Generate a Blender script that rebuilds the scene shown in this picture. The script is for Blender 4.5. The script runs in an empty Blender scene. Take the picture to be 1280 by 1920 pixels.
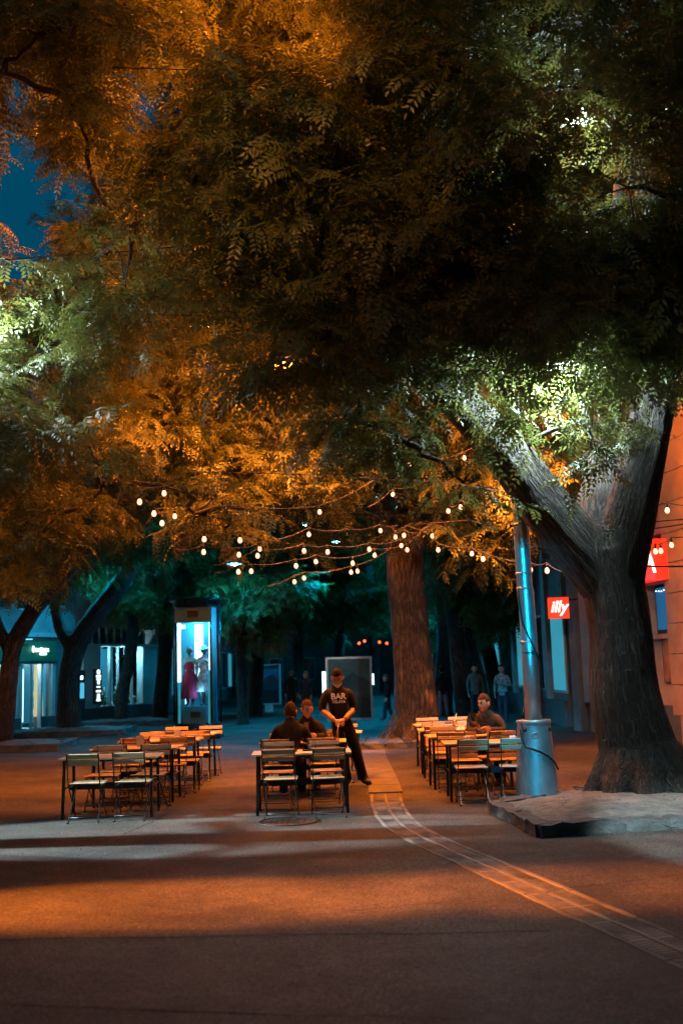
import bpy, bmesh, math, random
import numpy as np
from mathutils import Vector, Matrix, Euler, noise
from mathutils.bvhtree import BVHTree
R = math.radians
PI = math.pi
rnd = random.Random(7)
scene = bpy.context.scene
C = bpy.data.collections.new('place')
scene.collection.children.link(C)

# ------------------------------------------------------------------ camera
FPX, CXP, CYP, CAMH = 2000.0, 640.0, 960.0, 1.8
PITCH = math.atan((1250 - 960) / FPX)
ROLL = R(1.7)
r0 = Vector((1, 0, 0)); fw = Vector((0, math.cos(PITCH), math.sin(PITCH))); u0 = r0.cross(fw)
cx = math.cos(ROLL) * r0 - math.sin(ROLL) * u0
cy = math.sin(ROLL) * r0 + math.cos(ROLL) * u0
cam_d = bpy.data.cameras.new('camera'); cam = bpy.data.objects.new('camera', cam_d); C.objects.link(cam)
m = Matrix.Identity(4)
for i in range(3):
    m[i][0] = cx[i]; m[i][1] = cy[i]; m[i][2] = -fw[i]
m[2][3] = CAMH
cam.matrix_world = m
cam_d.sensor_fit = 'VERTICAL'; cam_d.sensor_height = 36.0; cam_d.lens = 36.0 * FPX / 1920
cam_d.clip_start = 0.1; cam_d.clip_end = 2000
cam_d.dof.use_dof = True; cam_d.dof.focus_distance = 14.5; cam_d.dof.aperture_fstop = 1.5
scene.camera = cam
CAM = Vector((0, 0, CAMH))

def at(px, py, Y):
    """world point at street depth Y seen at a photo pixel"""
    v = (px - CXP) * cx + (CYP - py) * cy + FPX * fw
    return CAM + v * (Y / v.y)
def G(px, py, z=0.0):
    v = (px - CXP) * cx + (CYP - py) * cy + FPX * fw
    return CAM + v * ((z - CAMH) / v.z)

# ------------------------------------------------------------------ world, night sky after dusk
w = bpy.data.worlds.new('World'); scene.world = w; w.use_nodes = True
nt = w.node_tree; nt.nodes.clear()
o_ = nt.nodes.new('ShaderNodeOutputWorld'); bg = nt.nodes.new('ShaderNodeBackground')
sk = nt.nodes.new('ShaderNodeTexSky'); sk.sky_type = 'NISHITA'; sk.sun_disc = False
sk.sun_elevation = R(-3.0); sk.sun_rotation = R(200); sk.ozone_density = 6.0
bg.inputs['Strength'].default_value = 2.8
tint = nt.nodes.new('ShaderNodeMix'); tint.data_type = 'RGBA'; tint.blend_type = 'MULTIPLY'; tint.inputs[0].default_value = 1.0
tint.inputs[7].default_value = (0.02, 4.0, 0.9, 1)
nt.links.new(sk.outputs[0], tint.inputs[6]); nt.links.new(tint.outputs[2], bg.inputs[0]); nt.links.new(bg.outputs[0], o_.inputs[0])
vs = scene.view_settings
vs.view_transform = 'Standard'; vs.look = 'None'; vs.exposure = 0.0; vs.gamma = 1.0; vs.use_curve_mapping = False
scene.cycles.use_denoising = True
scene.cycles.max_bounces = 6; scene.cycles.transparent_max_bounces = 8
scene.cycles.sample_clamp_indirect = 4.0; scene.cycles.sample_clamp_direct = 0.0
scene.cycles.caustics_reflective = False; scene.cycles.caustics_refractive = False

SODIUM = (1.0, 0.23, 0.022); WHITE = (0.68, 0.93, 1.0); TEAL = (0.0, 0.46, 0.85); WARM = (1.0, 0.42, 0.2)

def tag(o, label=None, cat=None, group=None, kind=None):
    if label: o['label'] = label
    if cat: o['category'] = cat
    if group: o['group'] = group
    if kind: o['kind'] = kind
    return o
def empty(name, loc=(0, 0, 0), rz=0.0, label=None, cat=None, group=None, parent=None):
    o = bpy.data.objects.new(name, None); C.objects.link(o)
    o.location = loc; o.rotation_euler = (0, 0, rz); o.parent = parent
    return tag(o, label, cat, group)

# ------------------------------------------------------------------ materials
MATS = {}
def mat(name, col, rough=0.7, metal=0.0, var=0.25, scale=6.0, bump=0.15, bscale=40.0, stretch=(1, 1, 1), col2=None,
        trans=0.0, emit=None, estr=0.0, spec=0.5, dist=0.01):
    if name in MATS: return MATS[name]
    m = bpy.data.materials.new(name); m.use_nodes = True; t = m.node_tree; N = t.nodes; L = t.links
    b = N['Principled BSDF']
    tc = N.new('ShaderNodeTexCoord'); mp = N.new('ShaderNodeMapping'); mp.inputs['Scale'].default_value = stretch
    L.new(tc.outputs['Object'], mp.inputs[0])
    n1 = N.new('ShaderNodeTexNoise'); n1.inputs['Scale'].default_value = scale; n1.inputs['Detail'].default_value = 6; n1.inputs['Roughness'].default_value = 0.65
    L.new(mp.outputs[0], n1.inputs['Vector'])
    rp = N.new('ShaderNodeValToRGB'); rp.color_ramp.elements[0].position = 0.3; rp.color_ramp.elements[1].position = 0.72
    c1 = [c * (1 - var) for c in col]; c2 = col2 or [min(1, c * (1 + var)) for c in col]
    rp.color_ramp.elements[0].color = (*c1, 1); rp.color_ramp.elements[1].color = (*c2, 1)
    L.new(n1.outputs[0], rp.inputs[0]); L.new(rp.outputs[0], b.inputs['Base Color'])
    b.inputs['Roughness'].default_value = rough; b.inputs['Metallic'].default_value = metal
    b.inputs['Specular IOR Level'].default_value = spec
    if bump:
        n2 = N.new('ShaderNodeTexNoise'); n2.inputs['Scale'].default_value = bscale; n2.inputs['Detail'].default_value = 4
        L.new(mp.outputs[0], n2.inputs['Vector'])
        bp = N.new('ShaderNodeBump'); bp.inputs['Strength'].default_value = bump; bp.inputs['Distance'].default_value = dist
        L.new(n2.outputs[0], bp.inputs['Height']); L.new(bp.outputs[0], b.inputs['Normal'])
    if trans: b.inputs['Transmission Weight'].default_value = trans
    if emit:
        b.inputs['Emission Color'].default_value = (*emit, 1); b.inputs['Emission Strength'].default_value = estr
    MATS[name] = m
    return m

def leaf_mat(name, ca, cb, tr=0.34):
    m = bpy.data.materials.new(name); m.use_nodes = True; t = m.node_tree; N = t.nodes; L = t.links; N.clear()
    out = N.new('ShaderNodeOutputMaterial')
    oi = N.new('ShaderNodeObjectInfo'); tc = N.new('ShaderNodeTexCoord')
    n = N.new('ShaderNodeTexNoise'); n.inputs['Scale'].default_value = 9
    L.new(tc.outputs['Object'], n.inputs['Vector'])
    ad = N.new('ShaderNodeMath'); ad.operation = 'ADD'; L.new(oi.outputs['Random'], ad.inputs[0]); L.new(n.outputs[0], ad.inputs[1])
    ml = N.new('ShaderNodeMath'); ml.operation = 'MULTIPLY'; ml.inputs[1].default_value = 0.6; L.new(ad.outputs[0], ml.inputs[0])
    rp = N.new('ShaderNodeValToRGB'); rp.color_ramp.elements[0].color = (*ca, 1); rp.color_ramp.elements[1].color = (*cb, 1)
    rp.color_ramp.elements[0].position = 0.15; rp.color_ramp.elements[1].position = 0.9
    L.new(ml.outputs[0], rp.inputs[0])
    d = N.new('ShaderNodeBsdfDiffuse'); tl = N.new('ShaderNodeBsdfTranslucent'); g = N.new('ShaderNodeBsdfGlossy')
    g.inputs['Roughness'].default_value = 0.45; g.inputs['Color'].default_value = (0.5, 0.5, 0.5, 1)
    L.new(rp.outputs[0], d.inputs[0]); L.new(rp.outputs[0], tl.inputs[0])
    mx = N.new('ShaderNodeMixShader'); mx.inputs[0].default_value = tr; L.new(d.outputs[0], mx.inputs[1]); L.new(tl.outputs[0], mx.inputs[2])
    m2 = N.new('ShaderNodeMixShader'); m2.inputs[0].default_value = 0.06; L.new(mx.outputs[0], m2.inputs[1]); L.new(g.outputs[0], m2.inputs[2])
    L.new(m2.outputs[0], out.inputs[0]); MATS[name] = m
    return m

def emis(name, col, s):
    if name in MATS: return MATS[name]
    m = bpy.data.materials.new(name); m.use_nodes = True; b = m.node_tree.nodes['Principled BSDF']
    b.inputs['Base Color'].default_value = (*[min(0.8, c) for c in col], 1); b.inputs['Roughness'].default_value = 0.4
    b.inputs['Emission Color'].default_value = (*col, 1); b.inputs['Emission Strength'].default_value = s
    MATS[name] = m
    return m

def glass(name, col=(0.8, 0.95, 1.0), rough=0.03, mixf=0.14):
    if name in MATS: return MATS[name]
    m = bpy.data.materials.new(name); m.use_nodes = True; t = m.node_tree; N = t.nodes; L = t.links; N.clear()
    out = N.new('ShaderNodeOutputMaterial'); tr = N.new('ShaderNodeBsdfTransparent'); tr.inputs[0].default_value = (*col, 1)
    g = N.new('ShaderNodeBsdfGlossy'); g.inputs['Roughness'].default_value = rough
    fr = N.new('ShaderNodeLayerWeight'); fr.inputs[0].default_value = .5
    pw = N.new('ShaderNodeMath'); pw.operation = 'POWER'; pw.inputs[1].default_value = 4.0; L.new(fr.outputs['Facing'], pw.inputs[0])
    ad = N.new('ShaderNodeMath'); ad.operation = 'MULTIPLY_ADD'; ad.inputs[1].default_value = .7; ad.inputs[2].default_value = mixf * .25
    L.new(pw.outputs[0], ad.inputs[0])
    mx = N.new('ShaderNodeMixShader'); L.new(ad.outputs[0], mx.inputs[0]); L.new(tr.outputs[0], mx.inputs[1]); L.new(g.outputs[0], mx.inputs[2])
    L.new(mx.outputs[0], out.inputs[0]); MATS[name] = m
    return m

# ------------------------------------------------------------------ mesh builder
class MB:
    def __init__(s): s.v = []; s.f = []; s.sm = []
    def add(s, vs, fs, smooth=False):
        b = len(s.v); s.v += [tuple(x) for x in vs]; s.f += [tuple(b + i for i in f) for f in fs]; s.sm += [smooth] * len(fs); return s
    def hexa(s, c):
        return s.add(c, [(0, 3, 2, 1), (4, 5, 6, 7), (0, 1, 5, 4), (1, 2, 6, 5), (2, 3, 7, 6), (3, 0, 4, 7)])
    def box(s, x0, x1, y0, y1, z0, z1):
        return s.hexa([(x0, y0, z0), (x1, y0, z0), (x1, y1, z0), (x0, y1, z0), (x0, y0, z1), (x1, y0, z1), (x1, y1, z1), (x0, y1, z1)])
    def bbox(s, x0, x1, y0, y1, z0, z1, b=0.004):
        """box with chamfered long edges: a 8-gon section prism in x"""
        ys = [(y0 + b, z0), (y1 - b, z0), (y1, z0 + b), (y1, z1 - b), (y1 - b, z1), (y0 + b, z1), (y0, z1 - b), (y0, z0 + b)]
        vs = [(x0, y, z) for y, z in ys] + [(x1, y, z) for y, z in ys]
        fs = [tuple(range(7, -1, -1)), tuple(range(8, 16))] + [(i, (i + 1) % 8, 8 + (i + 1) % 8, 8 + i) for i in range(8)]
        return s.add(vs, fs)
    def bar(s, a, b, w, t, side=(1, 0, 0)):
        a = Vector(a); b = Vector(b); d = (b - a).normalized(); sd = Vector(side); sd = (sd - d * sd.dot(d)).normalized(); n = d.cross(sd)
        c = []
        for p in (a, b):
            for i, j in ((-1, -1), (1, -1), (1, 1), (-1, 1)): c.append(p + sd * i * w / 2 + n * j * t / 2)
        return s.hexa(c)
    def tube(s, pts, rad, n=8, cap=True, smooth=True, wob=None):
        pts = [Vector(p) for p in pts]
        if not hasattr(rad, '__len__'): rad = [rad] * len(pts)
        ref = None; vs = []
        for i, p in enumerate(pts):
            d = (pts[min(i + 1, len(pts) - 1)] - pts[max(i - 1, 0)]).normalized()
            if ref is None: ref = d.orthogonal().normalized()
            ref = (ref - d * ref.dot(d)).normalized(); q = d.cross(ref)
            for k in range(n):
                a = 2 * PI * k / n; rr = rad[i] * (wob(i, a) if wob else 1)
                vs.append(p + ref * math.cos(a) * rr + q * math.sin(a) * rr)
        fs = [(i * n + k, i * n + (k + 1) % n, (i + 1) * n + (k + 1) % n, (i + 1) * n + k) for i in range(len(pts) - 1) for k in range(n)]
        s.add(vs, fs, smooth)
        if cap:
            b = len(s.v) - len(vs); s.f += [tuple(b + k for k in range(n - 1, -1, -1)), tuple(b + (len(pts) - 1) * n + k for k in range(n))]; s.sm += [False, False]
        return s
    def lathe(s, prof, n=16, c=(0, 0, 0), smooth=True, sx=1, sy=1):
        c = Vector(c); vs = []
        for r, z in prof:
            for k in range(n):
                a = 2 * PI * (k + .5) / n; vs.append(c + Vector((r * math.cos(a) * sx, r * math.sin(a) * sy, z)))
        fs = [(i * n + k, i * n + (k + 1) % n, (i + 1) * n + (k + 1) % n, (i + 1) * n + k) for i in range(len(prof) - 1) for k in range(n)]
        s.add(vs, fs, smooth); b = len(s.v) - len(vs)
        if prof[0][0] > 1e-4: s.f.append(tuple(b + k for k in range(n - 1, -1, -1))); s.sm.append(False)
        if prof[-1][0] > 1e-4: s.f.append(tuple(b + (len(prof) - 1) * n + k for k in range(n))); s.sm.append(False)
        return s
    def ball(s, c, rx, ry=None, rz=None, n=12, m=8):
        ry = ry or rx; rz = rz or rx; c = Vector(c); vs = []
        for i in range(m + 1):
            ph = PI * i / m
            for k in range(n):
                a = 2 * PI * k / n; vs.append(c + Vector((rx * math.sin(ph) * math.cos(a), ry * math.sin(ph) * math.sin(a), -rz * math.cos(ph))))
        return s.add(vs, [(i * n + k, i * n + (k + 1) % n, (i + 1) * n + (k + 1) % n, (i + 1) * n + k) for i in range(m) for k in range(n)], True)
    def mesh(s, name, mt):
        me = bpy.data.meshes.new(name); me.from_pydata(s.v, [], s.f)
        me.polygons.foreach_set('use_smooth', s.sm)
        if mt: me.materials.append(mt)
        me.update(); return me
    def build(s, name, mt, parent=None, loc=None, rot=None, **kw):
        o = bpy.data.objects.new(name, s.mesh(name, mt)); C.objects.link(o); o.parent = parent
        if loc is not None: o.location = loc
        if rot is not None: o.rotation_euler = rot
        return tag(o, **kw)
def mk(name, me, parent=None, loc=(0, 0, 0), rot=(0, 0, 0), **kw):
    o = bpy.data.objects.new(name, me); C.objects.link(o); o.parent = parent; o.location = loc; o.rotation_euler = rot
    return tag(o, **kw)
KIDS = {}
def copy_tree(o, parent=None):
    c = o.copy(); C.objects.link(c); c.parent = parent
    for ch in o.children: copy_tree(ch, c)
    return c
def evaluated(ob, name):
    dg = bpy.context.evaluated_depsgraph_get(); ev = ob.evaluated_get(dg)
    me = bpy.data.meshes.new_from_object(ev); me.name = name; return me
def text(s, name, size, mt, parent, loc, rot=(PI / 2, 0, 0), ext=0.004, shear=0.0, bold=0.0, sx=1.0, conform=None):
    cu = bpy.data.curves.new(name, 'FONT'); cu.body = s; cu.size = size; cu.extrude = ext; cu.align_x = 'CENTER'; cu.align_y = 'CENTER'
    cu.shear = shear; cu.offset = bold
    t = bpy.data.objects.new('tmp', cu); C.objects.link(t); bpy.context.view_layer.update()
    me = evaluated(t, name); bpy.data.objects.remove(t); bpy.data.curves.remove(cu)
    me.materials.clear(); me.materials.append(mt)
    me.transform(Matrix.Diagonal((sx, 1, 1, 1)))
    o = mk(name, me, parent, loc, rot); return o
def lamp(name, loc, col, power, parent=None, kind='POINT', r=0.08, target=None, cone=None, blend=0.4):
    d = bpy.data.lights.new(name, kind); d.color = col; d.energy = power; d.shadow_soft_size = r
    o = bpy.data.objects.new(name, d); C.objects.link(o); o.location = loc; o.parent = parent
    if kind == 'SPOT':
        d.spot_size = cone; d.spot_blend = blend
    if target is not None:
        base = Vector(loc) + (parent.location if parent else Vector())
        o.rotation_euler = (Vector(target) - base).to_track_quat('-Z', 'Y').to_euler()
    return o

# ------------------------------------------------------------------ street lamps (each carries its own light)
M_zinc = mat('galvanised_steel', (0.32, 0.34, 0.34), rough=0.38, metal=0.75, var=0.3, scale=5, bump=0.25, bscale=30, stretch=(1, 1, 0.5))
M_black = mat('black_metal', (0.018, 0.018, 0.018), rough=0.45, metal=0.6, var=0.3, bump=0.05)
M_dark = mat('dark_paint', (0.02, 0.03, 0.035), rough=0.4, var=0.3, bump=0.05)
LAMPS = []; BEAMS = []; GAPS = []
def catenary_lamp(loc, col, power, lens, label, group=None, up=2.5, r=0.16, cone=None):
    LAMPS.append(Vector(loc))
    """a luminaire hung on a span wire over the street"""
    t = empty('hanging_street_lamp', loc, 0, label, 'street lamp', group)
    a = MB(); a.lathe([(0.03, 0.34), (0.07, 0.3), (0.2, 0.2), (0.27, 0.08), (0.27, 0.04)], 16); a.build('lamp_hood', M_zinc, t)
    MB().ball((0, 0, 0.06), 0.15, 0.15, 0.07, 14, 8).build('lamp_glass', emis('lens_' + lens, col, 30 if power < 900 else 60), t)
    MB().tube([(0, 0, 0.33), (0, 0, 0.6)], 0.015, 6).build('hanger', M_black, t)
    MB().tube([(-6, 0, 0.95), (-2, 0, 0.68), (0, 0, 0.6), (2, 0, 0.68), (6, 0, 0.95)], 0.008, 5).build('span_wire', M_black, t)
    if cone: lamp('lamp_light', (0, 0, -0.1), col, power, t, 'SPOT', r, None, cone, .35)
    else: lamp('lamp_light', (0, 0, -0.1), col, power, t, r=r)
    return t
def pole_lamp(base, h, arm, col, power, lens, label, spot=None, group=None):
    """a mast with an outreach arm and a luminaire; arm = horizontal vector; spot = (target, cone) for a shielded head"""
    t = empty('street_lamp', base, 0, label, 'street lamp', group)
    MB().tube([(0, 0, 0), (0, 0, 0.9), (0, 0, 0.95), (0, 0, h)], [0.11, 0.1, 0.075, 0.055], 12).build('pole', M_zinc, t)
    av = Vector((arm[0], arm[1], 0)); e = Vector((0, 0, h)) + av
    MB().tube([(0, 0, h - .05), Vector((0, 0, h + .12)) + av * 0.4, e + Vector((0, 0, .12))], 0.035, 8).build('arm', M_zinc, t)
    d = av.normalized()
    hm = MB(); hm.ball(e + Vector((0, 0, .1)), 0.3 if abs(d.x) > .5 else .14, 0.14 if abs(d.x) > .5 else .3, 0.08, 14, 8); hm.build('lamp_head', M_zinc, t)
    MB().ball(e + Vector((0, 0, .03)), 0.13, 0.13, 0.06, 12, 6).build('lamp_glass', emis('lens_' + lens, col, 40), t)
    if spot: lamp('lamp_light', e + Vector((0, 0, -.06)), col, power, t, 'SPOT', 0.1, spot[0], spot[1], spot[2] if len(spot) > 2 else .4)
    else: lamp('lamp_light', e + Vector((0, 0, -.06)), col, power, t, r=0.12)
    return t

# sodium lamps above the cafe tables and among the crowns
def heads(base, h, spots, lab, power_col):
    """a mast with several shielded floodlight heads; spots = (head offset, target, cone, blend, power, colour, lens)"""
    t = empty('street_lamp', base, 0, lab, 'street lamp')
    MB().tube([(0, 0, 0), (0, 0, .9), (0, 0, .95), (0, 0, h)], [.11, .1, .075, .055], 12).build('pole', M_zinc, t)
    for off, target, cone, blend, power, col, lens in spots:
        e = Vector((off[0], off[1], h + off[2])); MB().tube([(0, 0, h - .05), e], .03, 8).build('arm', M_zinc, t)
        d = (Vector(target) - Vector(base) - e).normalized(); R_ = d.to_track_quat('-Z', 'Y').to_euler()
        hd = MB(); hd.lathe([(.05, .22), (.12, .2), (.15, .02), (.16, .0)], 16); hd.build('lamp_head', M_zinc, t, e, R_)
        gl = MB(); gl.lathe([(.14, .015), (.1, -.0), (0, -.005)], 16); gl.build('lamp_glass', emis('lens_' + lens, col, 40), t, e, R_)
        lamp('lamp_light', e + d * .06, col, power, t, 'SPOT', .1, target, cone, blend)
    return t
cafe = heads((-8.6, 19.5, 0), 8.0, [((6.4, -2.0, -.4), (-2.4, 18.5, 0), R(73), .25, 3300, SODIUM, 'sodium')], 'sodium lamp on a long arm over the left cafe tables', None)
cafe2 = heads((6.3, 17.3, 0), 7.6, [((-4.6, .1, -.3), (2.0, 18.5, 0), R(73), .25, 3300, SODIUM, 'sodium'), ((.2, .3, .2), (7.4, 19.5, 5.5), R(120), .6, 480, SODIUM, 'sodium'), ((-.3, .3, .2), (1.7, 23.3, 2.2), R(27), .8, 34000, SODIUM, 'sodium')], 'sodium lamp on a long arm over the right cafe tables', None)  # further heads added to light the stone wall and the middle trunk
catenary_lamp((-1.0, 18.8, 7.2), SODIUM, 2600, 'sodium', 'orange sodium lamp hung above the middle tables under the leaves')
catenary_lamp(at(300, -45, 17.5), SODIUM, 6000, 'sodium', 'orange sodium lamp hung high among the upper left leaves')
catenary_lamp((3.0, 16.6, 8.6), SODIUM, 1300, 'sodium', 'orange sodium lamp hung high behind the big forked tree')
catenary_lamp(at(500, -70, 16.3), SODIUM, 5000, 'sodium', 'orange sodium lamp hung at the very top among the middle leaves')
catenary_lamp((-5.6, 17.5, 7.0), SODIUM, 1200, 'sodium', 'orange sodium lamp hung low among the left leaves')
catenary_lamp(at(1048, 695, 12.9), (.7, .93, 1), 1600, 'flood', 'added white lamp hidden in the leaves to light the fork of the big tree')  # extra lamp, added to light the fork and the limbs
catenary_lamp(at(1077, 228, 13.0), (.78, .93, 1), 600, 'flood', 'glaring white lamp in the crown of the big forked tree')
catenary_lamp((-4.7, 13.6, 6.7), (.72, .93, 1), 600, 'flood', 'white lamp above the drooping left branches')
catenary_lamp(at(1030, -40, 15.5), SODIUM, 2500, 'sodium', 'orange sodium lamp hung above the crown of the big forked tree')
catenary_lamp(at(60, 620, 18.5), SODIUM, 1500, 'sodium', 'orange sodium lamp behind the left leaves')
# masts added outside the picture, beams narrowed and aimed to make the light bands
heads((-16.5, 8.6, 0), 6.2, [((1, 0, 0), (-1.6, 8.75, 0), R(8.4), .7, 150000, SODIUM, 'sodium'), ((1, .3, .1), (1.6, 8.9, 0), R(7.5), .9, 130000, SODIUM, 'sodium'), ((.9, .2, .1), (1.0, 5.6, 0), R(34), .8, 16000, SODIUM, 'sodium')], 'added sodium floodlight mast left of the square for the orange ground bands', None)
heads((-17, 12.2, 0), 6.4, [((1, 0, 0), (-2.6, 12.35, 0), R(12.5), .3, 70000, WHITE, 'white')], 'added white floodlight mast left of the square for the pale ground bands', None)
heads((5.5, -4.5, 0), 9.0, [((0, .4, 0), (3.9, 10.75, 0), R(9.5), .5, 45000, WHITE, 'white')], 'added white floodlight mast behind the viewer on the right, aimed at the bed', None)  # added for the white light on the bed and roots
heads((-3.4, -3.5, 0), 8.6, [((-.3, .3, 0), (-3.2, 13.5, 6.0), R(11), .9, 2200, WHITE, 'white'), ((.3, .3, 0), (-.9, 12.5, 7.6), R(24), .9, 7500, (1, .42, .09), 'sodium'), ((0, .4, .2), (-.6, 13.0, 9.5), R(52), .9, 2200, SODIUM, 'sodium')], 'added floodlight mast behind the viewer on the left, aimed at the leaves', None)  # added to brighten the front leaves
heads((-.8, -4.5, 0), 9.5, [((0, .3, 0), (2.3, 13.4, .9), R(4.6), .5, 20000, (.0, .5, .9), 'cold'), ((.2, .3, -4), (2.2, 13.4, 2.75), R(4.8), .5, 22000, (.0, .5, .9), 'cold'), ((.1, .3, -7.3), (2.25, 13.4, 1.8), R(3.0), .8, 12000, (.0, .5, .9), 'cold')], 'added cold lamp mast behind the viewer, aimed at the lamp post', None)  # added for the cold light along the lamp post
# cold lamps down the street
for px, py, Y, p, lab in ((630, 1018, 44, 3800, 'cold white lamp glowing over the middle of the street'),
                          (797, 1100, 62, 3000, 'cold lamp far down the street right of the orange trunk'),
                          (575, 985, 29.5, 2600, 'added cold lamp hidden in leaves to light the ground beyond the middle tables'),  # added for the blue light on the ground
                          (440, 1060, 33, 500, 'cold lamp hidden in leaves above the poster stands'),
                          (160, 1040, 34, 1000, 'cold lamp hidden in leaves in front of the shops')):
    catenary_lamp(at(px, py, Y), TEAL, p, 'cold', lab, cone={44: R(138), 29.5: R(116)}.get(Y))
MATS['lens_cold'].node_tree.nodes['Principled BSDF'].inputs['Emission Color'].default_value = (0.35, 0.95, 1.0, 1)

# ------------------------------------------------------------------ ground
def asphalt():
    m = bpy.data.materials.new('asphalt'); m.use_nodes = True; t = m.node_tree; N = t.nodes; L = t.links; b = N['Principled BSDF']
    tc = N.new('ShaderNodeTexCoord')
    def nz(s, d=5, r=.6):
        n = N.new('ShaderNodeTexNoise'); n.inputs['Scale'].default_value = s; n.inputs['Detail'].default_value = d; n.inputs['Roughness'].default_value = r
        L.new(tc.outputs['Object'], n.inputs['Vector']); return n
    big = nz(0.9, 9, .75); fine = nz(70, 3); 
    vor = N.new('ShaderNodeTexVoronoi'); vor.inputs['Scale'].default_value = 85; L.new(tc.outputs['Object'], vor.inputs['Vector'])
    rp = N.new('ShaderNodeValToRGB'); rp.color_ramp.elements[0].position = .3; rp.color_ramp.elements[1].position = .7
    rp.color_ramp.elements[0].color = (.032, .028, .025, 1); rp.color_ramp.elements[1].color = (.072, .063, .056, 1)
    L.new(big.outputs[0], rp.inputs[0])
    r2 = N.new('ShaderNodeValToRGB'); r2.color_ramp.elements[0].position = .2; r2.color_ramp.elements[1].position = .85
    r2.color_ramp.elements[0].color = (.4, .4, .4, 1); r2.color_ramp.elements[1].color = (1.8, 1.8, 1.8, 1)
    L.new(vor.outputs['Color'], r2.inputs[0])
    mx = N.new('ShaderNodeMix'); mx.data_type = 'RGBA'; mx.blend_type = 'MULTIPLY'; mx.inputs[0].default_value = .8
    st = nz(.38, 7, .7); r4 = N.new('ShaderNodeValToRGB'); r4.color_ramp.elements[0].position = .38; r4.color_ramp.elements[1].position = .6
    r4.color_ramp.elements[0].color = (.55, .53, .52, 1); r4.color_ramp.elements[1].color = (1.15, 1.15, 1.15, 1); L.new(st.outputs[0], r4.inputs[0])
    sp = N.new('ShaderNodeTexVoronoi'); sp.inputs['Scale'].default_value = 2.3; L.new(tc.outputs['Object'], sp.inputs['Vector'])
    r5 = N.new('ShaderNodeValToRGB'); r5.color_ramp.elements[0].position = .035; r5.color_ramp.elements[1].position = .05; r5.color_ramp.elements[0].color = (.45, .45, .45, 1); r5.color_ramp.elements[1].color = (1, 1, 1, 1); L.new(sp.outputs['Distance'], r5.inputs[0])
    mA = N.new('ShaderNodeMix'); mA.data_type = 'RGBA'; mA.blend_type = 'MULTIPLY'; mA.inputs[0].default_value = 1; L.new(rp.outputs[0], mA.inputs[6]); L.new(r4.outputs[0], mA.inputs[7])
    mB_ = N.new('ShaderNodeMix'); mB_.data_type = 'RGBA'; mB_.blend_type = 'MULTIPLY'; mB_.inputs[0].default_value = 1; L.new(mA.outputs[2], mB_.inputs[6]); L.new(r5.outputs[0], mB_.inputs[7])
    L.new(mB_.outputs[2], mx.inputs[6]); L.new(r2.outputs[0], mx.inputs[7])
    # hairline cracks
    v2 = N.new('ShaderNodeTexVoronoi'); v2.feature = 'DISTANCE_TO_EDGE'; v2.inputs['Scale'].default_value = .33
    wn = nz(1.6, 4); am = N.new('ShaderNodeVectorMath'); am.operation = 'SCALE'; am.inputs['Scale'].default_value = .7
    L.new(wn.outputs['Color'], am.inputs[0]); ad = N.new('ShaderNodeVectorMath'); ad.operation = 'ADD'
    L.new(tc.outputs['Object'], ad.inputs[0]); L.new(am.outputs[0], ad.inputs[1]); L.new(ad.outputs[0], v2.inputs['Vector'])
    cr = N.new('ShaderNodeMath'); cr.operation = 'LESS_THAN'; cr.inputs[1].default_value = .0014; L.new(v2.outputs['Distance'], cr.inputs[0])
    m3 = N.new('ShaderNodeMix'); m3.data_type = 'RGBA'; L.new(cr.outputs[0], m3.inputs[0]); L.new(mx.outputs[2], m3.inputs[6]); m3.inputs[7].default_value = (.055, .05, .047, 1)
    L.new(m3.outputs[2], b.inputs['Base Color'])
    b.inputs['Roughness'].default_value = .8; b.inputs['Specular IOR Level'].default_value = .12
    bp = N.new('ShaderNodeBump'); bp.inputs['Strength'].default_value = .6; bp.inputs['Distance'].default_value = .008
    L.new(fine.outputs[0], bp.inputs['Height']); L.new(bp.outputs[0], b.inputs['Normal'])
    MATS['asphalt'] = m; return m
M_asph = asphalt()
g = MB(); n = 60
xs = np.concatenate([np.linspace(-400, -20, 8), np.linspace(-16, 16, 45), np.linspace(20, 400, 8)])
ys = np.concatenate([np.linspace(-60, 0, 5), np.linspace(2, 30, 50), np.linspace(34, 500, 12)])
V = [(x, y, 0.012 * noise.noise(Vector((x * .3, y * .3, 0))) if 2 < y < 31 and abs(x) < 17 else 0.0) for y in ys for x in xs]
W = len(xs)
g.add(V, [(j * W + i, j * W + i + 1, (j + 1) * W + i + 1, (j + 1) * W + i) for j in range(len(ys) - 1) for i in range(W - 1)], True)
g.build('ground', M_asph, kind='structure')
def gz(x, y):
    return 0.012 * noise.noise(Vector((x * .3, y * .3, 0))) if 2 < y < 31 and abs(x) < 17 else 0.0

# manhole cover in the asphalt
mp_ = G(540, 1541)
t = empty('manhole_cover', (mp_.x, mp_.y, gz(mp_.x, mp_.y) + .002), 0, 'round dark iron manhole cover set in the asphalt before the middle tables', 'manhole cover')
MB().lathe([(0.37, 0), (0.37, 0.009), (0.32, 0.009), (0.32, 0.003)], 28).build('rim', mat('cast_iron', (.03, .028, .027), rough=.5, metal=.6), t)
a = MB()
for i in range(-4, 5):
    for j in range(-4, 5):
        if i * i + j * j < 17: a.box(i * .065 - .02, i * .065 + .02, j * .065 - .02, j * .065 + .02, .003, .008)
a.lathe([(0.3, 0.0), (0.3, 0.005)], 24); a.build('lid', MATS['cast_iron'], t)

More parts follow.
